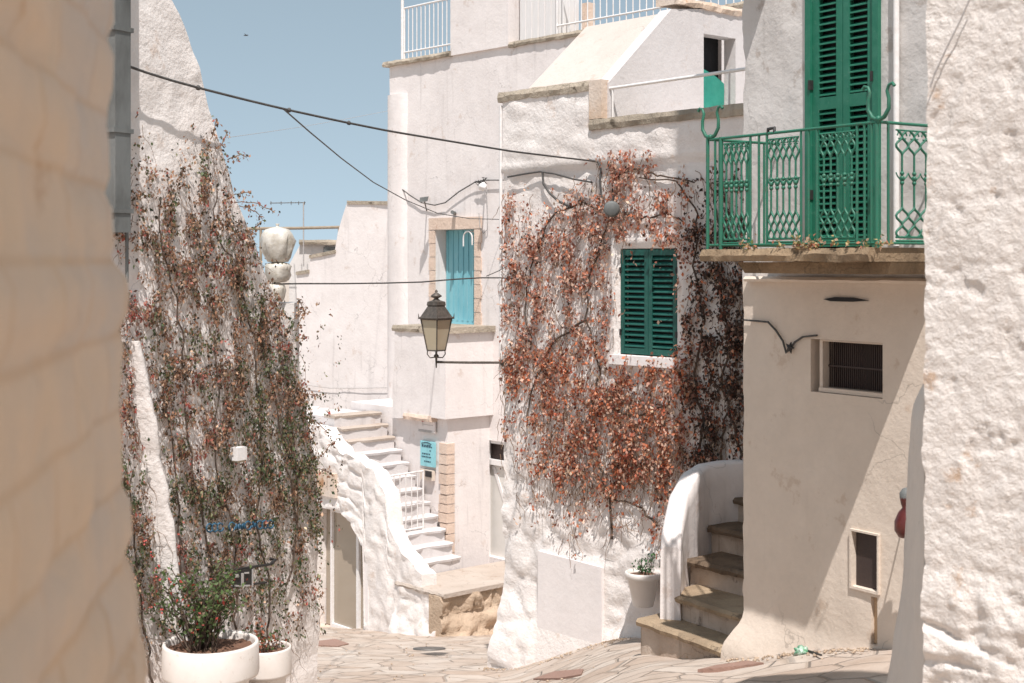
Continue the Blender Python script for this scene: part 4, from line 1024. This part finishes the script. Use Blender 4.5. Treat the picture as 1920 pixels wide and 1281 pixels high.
for i, (x, y) in enumerate(ptsD):
    x, y = ptsD[i-i%3]
    g = noise.noise(Vector((x/45, y/60, 30))) + (.30 if x > 480 and y > 600 else 0) + (.22 if y > 780 else -.05)
    r_ = noise.noise(Vector((x/40, y/70, 50))) + (.35 if x < 290 and 540 < y < 900 else 0) - .1
    if i % 3 == 0: o_ = random.uniform(.015, .035+.10*random.random()**2)
    if i % 3 == 0:
        if x < 250 and y > 560: o_ += random.uniform(0, .08)
        s0c, z0c = DW.sz(x, y, o_)
    s, z = s0c+random.gauss(0, .012), z0c+random.gauss(0, .018); Pp.append(tuple(DW.pt(s, z, max(.012, o_+random.gauss(0, .01)))))
    Cc.append(cg[i] if g > .22 and random.random() < .75 else cr[i] if r_ > .28 and random.random() < .7 else c0[i]); Ss.append(random.uniform(.014, .031) if random.random() < .85 else random.uniform(.028,.042))
leaves('foliage', Pp, Ss, Cc, crD, .9)
mb = MB(); ss = [p for p in sample(D_GRID, 200, 200, 40, 850, 1.4, True) if not inrib(*p) and p[0] < silx(p[1])+3]
st1 = [(*DW.sz(x, y), random.uniform(.02,.07)) for x, y in ss]
walk_stems(mb, DW, st1, lambda: random.uniform(.12, .5), .0024, .03, wob=.3, step=.04)
mb.build('twigs', 'stem', crD)
mb = MB()
for ch in ([(285,1281),(278,1210),(262,1130),(250,1000),(245,850)], [(500,1200),(505,1100),(480,980),(490,860),(485,740),(480,640),(455,560),(430,480),(400,430),(405,340)],
           [(560,1000),(540,880),(520,760),(495,660),(488,560)], [(400,1160),(395,1050),(370,930),(350,800),(345,660),(330,560),(300,450),(300,350)], [(440,1180),(445,1080),(430,960),(400,860),(410,740),(395,600)],
           [(540,1100),(560,950),(545,800),(560,700)], [(320,1180),(340,1080),(335,980),(325,850),(300,700)]):
    pts_ = []
    for (x0_, y0_), (x1_, y1_) in zip(ch, ch[1:]):
        for q in range(5): pts_.append(DW.at(x0_+(x1_-x0_)*q/5+random.uniform(-4,4), y0_+(y1_-y0_)*q/5, .04))
    mb.tube(pts_, [.007*(1-.6*i/len(pts_))+.002 for i in range(len(pts_))], 5)
mb.build('stem', 'darkstem', crD)
# overhanging sprigs at the silhouette
mb = MB(); Pp = []; Cc = []; Ss = []
for (x, y, dx, dy) in ((398,262,8,-40),(412,280,14,-30),(430,300,30,-8),(430,372,40,-10),(445,380,70,20),(452,386,40,24),(470,440,20,-26),(556,620,18,-40),(556,640,20,-10),(552,600,22,-20),(572,780,40,30),(585,740,18,6),(600,860,26,-30),(596,880,24,10),(560,560,8,20)):
    pts_ = [DW.at(x-4, y, .05)]
    for q in range(1, 8): pts_.append(DW.at(x+dx*q/7, y+dy*q/7+random.uniform(-2,2)-abs(dx)*.12*math.sin(q/7*3.1), .07))
    MB().tube(pts_, .0035, 4, False).build('sprig', 'stem', crD)
    for p in pts_[1:]:
        for _ in range(4): Pp.append(tuple(Vector(p)+Vector((random.gauss(0,.018),random.gauss(0,.018),random.gauss(0,.018)))))
leaves('foliage', Pp, [random.uniform(.02,.035) for _ in Pp], pick(palD, len(Pp)), crD)

# balcony weeds
bw = thing('balcony_weeds', 'yellowed weeds growing along the edge of the balcony slab', 'weeds', E.pt(1.2, BZ, BP))
Pp = []; 
for px, k in ((1393,8),(1402,20),(1410,10),(1462,14),(1490,26),(1502,36),(1512,22),(1522,26),(1535,18),(1560,9),(1590,7),(1618,12),(1650,18),(1666,8)):
    for _ in range(k):
        s = E.sp(px+random.gauss(0,4), BP+.04); Pp.append(tuple(E.pt(s, BZ+abs(random.gauss(0,.035)), BP+.04+random.gauss(0,.015))))
leaves('foliage', Pp, [random.uniform(.02,.04) for _ in Pp], pick([(2,(.55,.42,.20)),(2,(.45,.30,.20)),(1,(.16,.17,.06)),(1,(.5,.2,.12))], len(Pp)), bw, -.2)

# ================================================================== planters and pots
def planter(name, label, px, D, r, rimy, grp):
    c = P3(px, rimy, D); g = gz(c.x, c.y); h = c.z-g; t_ = thing(name, label, 'planter', (c.x, c.y, g), grp)
    prof_ = [(r*.60,0),(r*.63,.02),(r*.80,h*.62),(r*.83,h*.66),(r*.83,h*.675),(r*1.0,h*.69),(r*1.015,h*.72),(r*1.0,h-.015),(r*.985,h),(r*.93,h),(r*.92,h-.02),(r*.90,h-.09)]
    MB().lathe((c.x, c.y, g), prof_, 64).build('body', 'pot', t_)
    m_ = MB(); vs_ = [(c.x, c.y, g+h-.035)]
    for rr in (.3,.6,.91):
        for q in range(40):
            a_ = math.pi*2*q/40; vs_.append((c.x+r*rr*math.cos(a_), c.y+r*rr*math.sin(a_), g+h-.06+.02*random.random()))
    fs_ = [(0, 1+q, 1+(q+1)%40) for q in range(40)] + [(1+k*40+q, 1+(k+1)*40+q, 1+(k+1)*40+(q+1)%40, 1+k*40+(q+1)%40) for k in range(2) for q in range(40)]
    m_.add(vs_, fs_, True); m_.build('soil', 'soil', t_)
    return t_, c
pt1, c1_ = planter('round_planter', 'larger white round planter with a leafy bush at the bottom left', 395, 9.75, .325, 1203, 'white round planters')
pt2, c2_ = planter('round_planter', 'smaller white round planter behind the bushy one', 496, 10.45, .195, 1212, 'white round planters')
def bush(name, label, c, n, hgt, spread, nl, pal, lean=(0,0)):
    t_ = thing(name, label, 'shrub', c); mb = MB(); Pp = []
    for i in range(n):
        a_ = random.uniform(0, 6.28); r_ = spread*random.uniform(.2, 1); h = hgt*random.uniform(.45, 1)
        p = Vector(c) + Vector((random.gauss(0,.05), random.gauss(0,.05), -.06)); pts_ = [p.copy()]
        for q in range(1, 8):
            f_ = q/7; pts_.append(p + Vector((math.cos(a_)*r_*f_+lean[0]*f_, math.sin(a_)*r_*.6*f_+lean[1]*f_, h*math.sin(f_*1.45)))+Vector((random.gauss(0,.01),)*3))
        mb.tube(pts_, [.006*(1-.7*q/8) for q in range(8)], 4, False)
        for q in range(2, 8):
            for _ in range(nl): Pp.append(tuple(pts_[q]+Vector((random.gauss(0,.03),random.gauss(0,.03),random.gauss(0,.03)))))
    mb.build('branches', 'darkstem', t_); leaves('foliage', Pp, [random.uniform(.02,.04) for _ in Pp], pick(pal, len(Pp)), t_, .0)
    return t_
palB = [(4,(.085,.135,.04)),(3,(.13,.18,.065)),(2,(.05,.075,.03)),(1.2,(.26,.19,.12)),(.5,(.45,.06,.045))]
b1 = bush('planter_bush', 'loose green bush with red berries in the larger round planter', (c1_.x-.05, c1_.y, c1_.z-.02), 60, .62, .42, 5, palB, (-.02,-.02))
mb = MB()
for px, py in ((286,1040),(296,1062),(297,1085),(320,1090),(302,1148),(272,1018)):
    mb = MB()
    for _ in range(3): mb.blob(P3(px+random.uniform(-4,4), py+random.uniform(-5,5), 9.55+random.uniform(-.03,.03)), .007, 1, 0, 4)
    mb.build('berry_cluster', 'red', b1)
bush('planter_herb', 'sparse dry plant in the smaller round planter', (c2_.x, c2_.y, c2_.z-.02), 10, .20, .12, 3, [(2,(.42,.13,.07)),(2,(.11,.16,.06))])
hp = thing('hanging_pot', 'small white pot hung on the wall left of the stone steps', 'flower pot', A.at(1207, 1130, .17))
cP = A.at(1206, 1136, .19); hh = (1136-1072)/F*cP.y; rr = 34/F*cP.y
MB().lathe(cP, [(rr*.55,0),(rr*.58,.01),(rr*.86,hh*.80),(rr*1.0,hh*.82),(rr*1.02,hh*.97),(rr*.98,hh),(rr*.9,hh),(rr*.86,hh*.86)], 40).build('body', 'pot', hp)
m_ = MB(); m_.lathe(cP, [(0.001,hh*.93),(rr*.5,hh*.92),(rr*.89,hh*.89)], 24, jag=.05); m_.build('soil', 'soil', hp)
MB().tube([cP+Vector((0,0,hh*.85)) - A.n*rr*.98, A.at(1214, 1088, -.02)], .01, 5).build('bracket', 'iron', hp)
bush('potted_plant', 'small green sprig in the hung white pot', (cP.x, cP.y, cP.z+hh), 7, .22, .07, 3, [(1,(.045,.12,.045)),(1,(.07,.16,.06))])

# ================================================================== street lamp
lamp = thing('wall_lantern', 'old iron lantern with dusty panes on a bracket at the creeper house corner', 'lantern', A.at(945, 680, 0))
LD = 15.75; LC = P3(818, 657, LD); pxm = LD/F
MB().tube([P3(818, 679, LD), P3(880, 680, LD+.1), P3(948, 680, 15.98)], .014, 8).tube([P3(941,680,15.97), P3(947,680,16.0)], .035, 10).build('arm', 'iron', lamp)
mb = MB(); mb.tube([P3(818,690,LD), P3(818,664,LD)], [.006,.016], 8); mb.blob(P3(818,668,LD), .03, 0, 0, 6, (1,1,.8))
for k in range(4):
    a_ = math.pi/2*k+.1; d = Vector((math.cos(a_), math.sin(a_), 0)); base = P3(818, 670, LD)
    mb.tube([base, base+d*.07+Vector((0,0,-.005)), base+d*.10+Vector((0,0,.035)), base+d*.095+Vector((0,0,.085))], .007, 6)
mb.build('cradle', 'iron', lamp)
zb_, zt_l = LC.z, P3(818,598,LD).z; rb, rt = 17*pxm, 29*pxm; ROT = .1 - math.pi/2
cor = lambda r_, z, k: Vector((LC.x+r_*math.cos(ROT+math.pi/2*k), LC.y+r_*math.sin(ROT+math.pi/2*k), z))
mb = MB()
for k in range(4):
    mb.tube([cor(rb,zb_,k), cor(rt,zt_l,k)], .008, 6); mb.tube([cor(rb,zb_,k), cor(rb,zb_,k+1)], .009, 6); mb.tube([cor(rt,zt_l,k), cor(rt,zt_l,k+1)], .012, 6)
    mb.tube([cor(rt*1.12,zt_l,k), cor(rt*1.16,zt_l+.06,k)], [.010,.002], 5)
    mb.tube([cor(rt*1.12,zt_l+.01,k), cor(rt*1.12,zt_l+.01,k+1)], .012, 6)
mb.build('cage', 'iron', lamp)
for k in range(4): MB().add([cor(rb*.97,zb_,k), cor(rb*.97,zb_,k+1), cor(rt*.97,zt_l,k+1), cor(rt*.97,zt_l,k)], [(0,1,2,3)]).build('pane', 'frost', lamp)
z1_, z2_ = P3(818,574,LD).z, P3(818,566,LD).z
MB().lathe((LC.x,LC.y,0), [(rt*1.12,zt_l+.01),(rt*1.0,zt_l+.03),(rt*.55,z1_),(rt*.62,z1_+.01),(rt*.58,z2_),(rt*.2,z2_+.02)], 4, ROT, False).build('roof', 'iron', lamp)
MB().lathe((LC.x,LC.y,P3(818,564,LD).z), [(.05,0),(.022,.025),(.06,.045),(.062,.055),(.03,.08),(.012,.09),(.018,.105),(.002,.125)], 16).build('finial', 'iron', lamp)

# round wall lamp in the creeper
wl = thing('round_wall_lamp', 'round grey wall lamp on an arm among the red creeper above the window', 'wall lamp', A.at(1148, 420, .05))
c = A.at(1147, 392, .42)
MB().tube([A.at(1150, 372, .0), A.at(1150, 368, .25), c+Vector((0,0,.06))], .010, 6).build('arm', 'dark', wl)
nd = (Vector((0,0,0))-c).normalized(); ux = nd.cross(Vector((0,0,1))).normalized(); uz = ux.cross(nd)
vs_ = []; 
for rr, dd_ in ((0.001,.03),(.06,.028),(.078,.015),(.082,-.02),(.05,-.05),(.001,-.055)):
    for q in range(24): a_ = math.pi*2*q/24; vs_.append(c+ux*rr*math.cos(a_)+uz*rr*math.sin(a_)+nd*dd_)
MB().add(vs_, [(i*24+q, i*24+(q+1)%24, (i+1)*24+(q+1)%24, (i+1)*24+q) for i in range(5) for q in range(24)], True).build('head', 'pipe', wl)
fl = thing('floodlight', 'small dark floodlight on a stub above the turquoise door', 'floodlight', B.at(795, 378, .1))
c = B.at(795, 374, .35); MB().hexa([c+Vector((-.08,-.06,-.05)), c+Vector((.06,-.06,-.03)), c+Vector((.06,.06,-.03)), c+Vector((-.08,.06,-.05))], [c+Vector((-.07,-.05,.03)), c+Vector((.08,-.05,.05)), c+Vector((.08,.05,.05)), c+Vector((-.07,.05,.03))]).build('housing', 'pipe', fl)
MB().tube([c, B.at(800, 395, 0)], .012, 5).build('stub', 'iron', fl)
pl_ = thing('porch_light', 'white bulb fitting with tangled wires on the tall house wall', 'wall light', B.at(906, 345, .1))
c = B.at(905, 350, .32); MB().blob(c, .07, 2, .25, 8).build('bulb', 'whitemetal', pl_); MB().tube([c, B.at(910, 340, 0)], .014, 5).build('arm', 'palecable', pl_)
mb = MB()
for k in range(5):
    q = [B.at(900+random.uniform(-10,14), 340+random.uniform(-8,10), .1) for _ in range(5)]; mb.tube(q, .008, 4)
mb.build('wiring', 'cable', pl_)
c = B.at(848, 398, .22); vp = thing('vent_stub', 'short grey stub projecting over the turquoise door', 'pipe', c)
MB().tube([B.at(853, 400, -.02), c], .035, 8).build('stub', 'pipe', vp)

# signs
lf = Pl(lb.P[:2], uA)
def sgn(name, label, x0, x1, y0_, y1_, mat, o=.05):
    t_ = thing(name, label, 'sign', lf.at((x0+x1)/2, y1_, o)); s0, z1_ = lf.sz(x0, y0_, o); s1, z0_ = lf.sz(x1, y1_, o)
    MB().box(lf, s0, s1, z0_, z1_, .02, o).build('board', mat, t_); return t_, s0, s1, z0_, z1_
t_, s0, s1, z0_, z1_ = sgn('faded_sign', 'faded white sign with a red dot above the turquoise sign', 785, 815, 781, 813, 'signwhite')
w_, h_ = s1-s0, z1_-z0_
MB().poly(lf, [(s0+w_*(.26+.10*math.cos(a_*.5236)), z0_+h_*(.80+.12*math.sin(a_*.5236))) for a_ in range(12)], .05, .054).build('red_dot', 'red', t_)
MB().box(lf, s0, s1, z0_, z0_+h_*.16, .05, .055).build('grey_band', 'palecable', t_)
MB().box(lf, s0+w_*.25, s0+w_*.28, z0_+h_*.42, z0_+h_*.68, .05, .053).box(lf, s0+w_*.3, s1-w_*.1, z0_+h_*.5, z0_+h_*.53, .05, .053).build('faded_print', 'palecable', t_)
t_, s0, s1, z0_, z1_ = sgn('turquoise_sign', 'pale turquoise panel sign with small dark lettering under the faded one', 788, 814, 826, 877, 'signblue', .06)
w_, h_ = s1-s0, z1_-z0_
mb = MB()
mb.tube([lf.pt(s0+w_*(.1+.7*q/8), z1_-h_*.10+h_*.06*math.sin(q/8*3.14), .062) for q in range(9)], .008, 4)
for r_, (a, b_) in ((.16,(.12,.75)),(.21,(.12,.8)),(.50,(.14,.7)),(.62,(.12,.78)),(.80,(.30,.72))):
    x = s0+w_*a
    while x < s0+w_*b_:
        l_ = random.uniform(.02,.05); mb.box(lf, x, x+l_, z1_-h_*r_-.012, z1_-h_*r_+.010, .058, .064); x += l_+.015
mb.box(lf, s0+w_*.68, s0+w_*.76, z1_-h_*.38, z1_-h_*.33, .058, .064)
mb.build('lettering', 'ink', t_)
bx2 = thing('letter_box', 'small black and beige box right under the turquoise sign', 'box', lf.at(800, 888, .05))
s0, z1_ = lf.sz(789, 878, .06); s1, z0_ = lf.sz(812, 902, .06); MB().box(lf, s0, s1, z0_, z1_-.01, .02, .08).build('case', 'cream', bx2); MB().box(lf, s0+(s1-s0)*.5, s1-.01, z0_+.06, z1_-.02, .07, .10).build('door', 'dark', bx2)
# lettering and sign in the left creeper
bl3 = thing('blue_lettering', 'blue painted metal letters almost hidden in the left creeper', 'lettering', DW.at(450, 990, .1))
mb = MB()
# illegible cut-out strokes, overgrown in the photograph too
for g0, g1 in ((390,420),(432,448),(452,474),(484,512)):
    x = g0
    while x < g1:
        y = 990 - (x-390)*.06; k = random.choice((1,1,3)); c = DW.at(x, y, .15)
        if k == 0: q = [DW.at(x, y+9, .10), DW.at(x+3, y-9, .10), DW.at(x+7, y+9, .10)]
        elif k == 1: q = [DW.at(x+6*math.cos(a_*.8)+3, y+8*math.sin(a_*.8), .10) for a_ in range(8)]
        elif k == 3: q = [DW.at(x+a_*1.3, y+6*math.sin(a_*1.9+x), .10) for a_ in range(7)]
        else: q = [DW.at(x, y-9, .10), DW.at(x+1, y+8, .10), DW.at(x+6, y+8, .10)]
        mb.tube(q, .007, 5); x += 10
mb.build('letters', 'bluewrite', bl3)
ms = thing('metal_sign', 'dark metal sign frame hanging in the left creeper below the blue letters', 'sign', DW.at(460, 1085, .15))
a = DW.at(414, 1072, .2); b_ = DW.at(508, 1058, .2)
MB().tube([a, b_], .010, 6).tube([b_, DW.at(516, 1050, .18), DW.at(506, 1048, .16)], .014, 6).tube([DW.at(414,1104,.2), DW.at(500,1092,.2)], .008, 6).tube([a, DW.at(414,1104,.2)], .008, 6).build('frame', 'dark', ms)
p4 = [DW.at(436,1070,.2), DW.at(470,1065,.2), DW.at(470,1096,.2), DW.at(436,1101,.2)]; nn_ = DW.n*.02
MB().hexa([p4[3], p4[2], p4[2]+nn_, p4[3]+nn_], [p4[0], p4[1], p4[1]+nn_, p4[0]+nn_]).build('plate', 'dark', ms)
mb = MB(); 
for x0_, x1_, y0_, y1_ in ((440,447,1077,1083),(452,456,1075,1098),(458,466,1073,1076),(472,474,1068,1098),(440,468,1097,1100)):
    q = [DW.at(x0_,y1_,.225), DW.at(x1_,y1_-.5,.225), DW.at(x1_,y0_-.5,.225), DW.at(x0_,y0_,.225)]; mb.hexa([q[0],q[1],q[1]+nn_*.3,q[0]+nn_*.3],[q[3],q[2],q[2]+nn_*.3,q[3]+nn_*.3])
mb.build('emblem', 'palecable', ms)

# ================================================================== cables
def cable(label, pts_, r_, mat='cable', name='overhead_cable', ties=()):
    t_ = thing(name, label, 'cable', pts_[0], 'cables strung across the lane' if name == 'overhead_cable' else None)
    MB().tube(pts_, r_, 6).build('wire', mat, t_)
    if ties:
        mb = MB()
        for k in ties: mb.blob(pts_[k], r_*2.0, k, .2, 5)
        mb.build('ties', mat, t_)
m0 = DW.at(60, 90, .03); m1 = A.at(1120, 303, .02)
main = [m0.lerp(m1, i/30) for i in range(31)]
tgt = [(60,82),(205,112),(300,145),(365,163),(447,184),(530,204),(640,228),(730,246),(850,266),(960,284),(1050,295),(1120,303)]
def ycor(x): return interp(x, tgt)
main = [P3(960+p.x/p.y*F, ycor(960+p.x/p.y*F), p.y) for p in main]
cable('thick twisted cable from the grey drainpipe to the creeper house, highest across the lane', main, .0095, ties=(3,6,10,13))
bp_ = main[13]; e_ = B.at(955, 412, .1)
cable('thin wire branching off the thick cable down past the turquoise door', [P3(x, y, D) for x, y, D in ((532,205,bp_.y),(580,247,13.5),(640,297,15.5),(700,342,18),(760,375,20.5),(820,400,22.5),(880,410,23.6),(952,412,24.0))], .007)
cable('faint pale wire crossing the sky under the thick cable', [P3(412+(728-412)*i/12, 260-(260-208)*i/12+3*math.sin(i/12*3.14), 14+12*i/12) for i in range(13)], .003, 'palecable')
cable('slack black cable low across the lane in front of the turquoise door', [P3(x, y, D) for x, y, D in ((505,533,13.2),(560,532,13.7),(640,532,14.2),(720,531,14.6),(790,529,15),(850,524,15.4),(900,521,15.7),(940,521,15.9),(985,525,15.75))], .0085)
cable('loose wire looping across the tall house towards the porch light', [B.at(x, y, .06) for x, y in ((738,350),(750,352),(768,366),(790,380),(815,385),(835,380),(860,360),(890,342),(908,338),(950,338))], .011, name='wall_cable')
cable('bundle of cables under the ledge at the left end of the creeper house', [A.at(x, y, .05) for x, y in ((952,332),(985,326),(1012,322),(1040,326),(1075,336),(1110,342))], .011, name='wall_cable')
cable('thin cable bending down from the ledge into the red creeper', [A.at(x, y, .05) for x, y in ((1017,322),(1019,345),(1030,362),(1048,378),(1070,388))], .014, name='wall_cable')
cable('cable hooked over the top of the red creeper', [A.at(x, y, .06) for x, y in ((1105,300),(1122,304),(1127,318),(1125,340),(1128,372))], .012, name='wall_cable')
cable('thin white cable running down beside the turquoise door surround', [B.at(x, y, .04) for x, y in ((912,350),(914,390),(914,430),(906,438),(900,425),(898,400))], .008, 'palecable', 'wall_cable')
cable('thin pale wire across the white end house', [C.at(x, y, .05) for x, y in ((572,722),(620,728),(680,728),(726,727))], .006, 'palecable', 'wall_cable')
cable('slanting cable stapled to the rough near wall', [RW.at(x, y, .03) for x, y in ((1744,165),(1752,140),(1775,90),(1800,40),(1822,-10))], .0035, 'palecable', 'wall_cable')
cable('thin black wire climbing to the creeper from the slack cable', [P3(912,518,15.75), P3(935,508,15.85), A.at(955,497,.03)], .005, name='wall_cable')

# ================================================================== street details
def gpt(px, py):
    D = 9.0
    for _ in range(4000):
        x = (px-960)/F*D
        if (HY-py)/F*D <= gz(x, D): break
        D += .005
    return Vector((x, D, gz(x, D)))
def patch(name, label, cat, pxs, mat, lift=.006, th=.03):
    P_ = [gpt(*p) for p in pxs]; c = sum(P_, Vector())/len(P_)
    m_ = MB(); n_ = len(P_); dn = Vector((0,0,th)); up = Vector((0,0,lift+.012))
    m_.add([p+up for p in P_]+[p-dn for p in P_], [tuple(range(n_)), tuple(range(2*n_-1,n_-1,-1))]+[(i,n_+i,n_+(i+1)%n_,(i+1)%n_) for i in range(n_)])
    o = m_.build(name, mat); tag(o, label, cat, 'red-brown slabs in the paving' if 'slab' in name else None); return o
patch('paving_slab', 'red-brown slab set in the paving at the foot of the white panel', 'paving slab', ((1000,1276),(1040,1262),(1094,1258),(1090,1268),(1050,1275)), 'paver')
patch('paving_slab', 'long red-brown slab in the paving in front of the stone steps', 'paving slab', ((1308,1260),(1340,1252),(1400,1243),(1432,1247),(1390,1253)), 'paver')
patch('paving_slab', 'red-brown slab in the paving before the glass door', 'paving slab', ((597,1212),(597,1204),(628,1200),(654,1209),(634,1214)), 'paver')
c = gpt(805, 1218); mb = MB(); mb.lathe((c.x, c.y, c.z), [(.001,.024),(.20,.024),(.215,.022),(.22,-.03)], 28)
# follow the slope
mb.v = [(x, y, z-.2*(y-c.y)) for x, y, z in mb.v]; tag(mb.build('manhole_cover', 'cast'), 'round dark manhole cover in the paving below the landing', 'manhole cover')
c = gpt(1502, 1230)+Vector((0,0,.03)); tag(MB().blob(c, .045, 5, 1.0, 10, (1,.8,.7), 3.5).build('crumpled_wrapper', 'litter'), 'crumpled green and white wrapper at the foot of the cream wall', 'litter')
mb = MB(); a_ = gpt(1512,1224); b_ = gpt(1540,1234); mb.tube([a_+Vector((0,0,.02)), b_+Vector((0,0,.02))], .008, 5); tag(mb.build('dark_stick', 'dark'), 'short dark stick lying beside the crumpled wrapper', 'stick')
# grit that collects where the walls meet the paving
mb = MB()
for _ in range(420):
    k = random.random()
    if k < .4: p = A.pt(random.uniform(-.1, 2.2), 0, .18+abs(random.gauss(0, .10)))
    elif k < .7: p = E.pt(random.uniform(.0, 1.5), 0, .12+abs(random.gauss(0, .12)))
    else: p = Vector((random.uniform(-2.2, 2.2), random.uniform(10, 20), 0))
    g = gz(p.x, p.y)+.012; mb.blob((p.x, p.y, g), random.uniform(.005, .016), random.random()*9, .5, 3, (1, 1, .6))
tag(mb.build('grit', 'rough'), 'loose stone grit scattered along the foot of the walls', 'grit', kind='stuff')
# bird
bd = P3(461, 67, 40); mb = MB(); mb.tube([bd+Vector((-.07,0,0)), bd+Vector((-.02,0,.01)), bd+Vector((.04,0,.01)), bd+Vector((.07,0,.015))], [.004,.018,.02,.004], 6)
mb.add([bd, bd+Vector((.03,-.01,.01)), bd+Vector((-.03,-.12,.05))], [(0,1,2)]); mb.add([bd, bd+Vector((.03,.01,.01)), bd+Vector((-.03,.12,.05))], [(0,1,2)])
tag(mb.build('bird', 'dark'), 'tiny dark bird flying in the blue sky', 'bird')
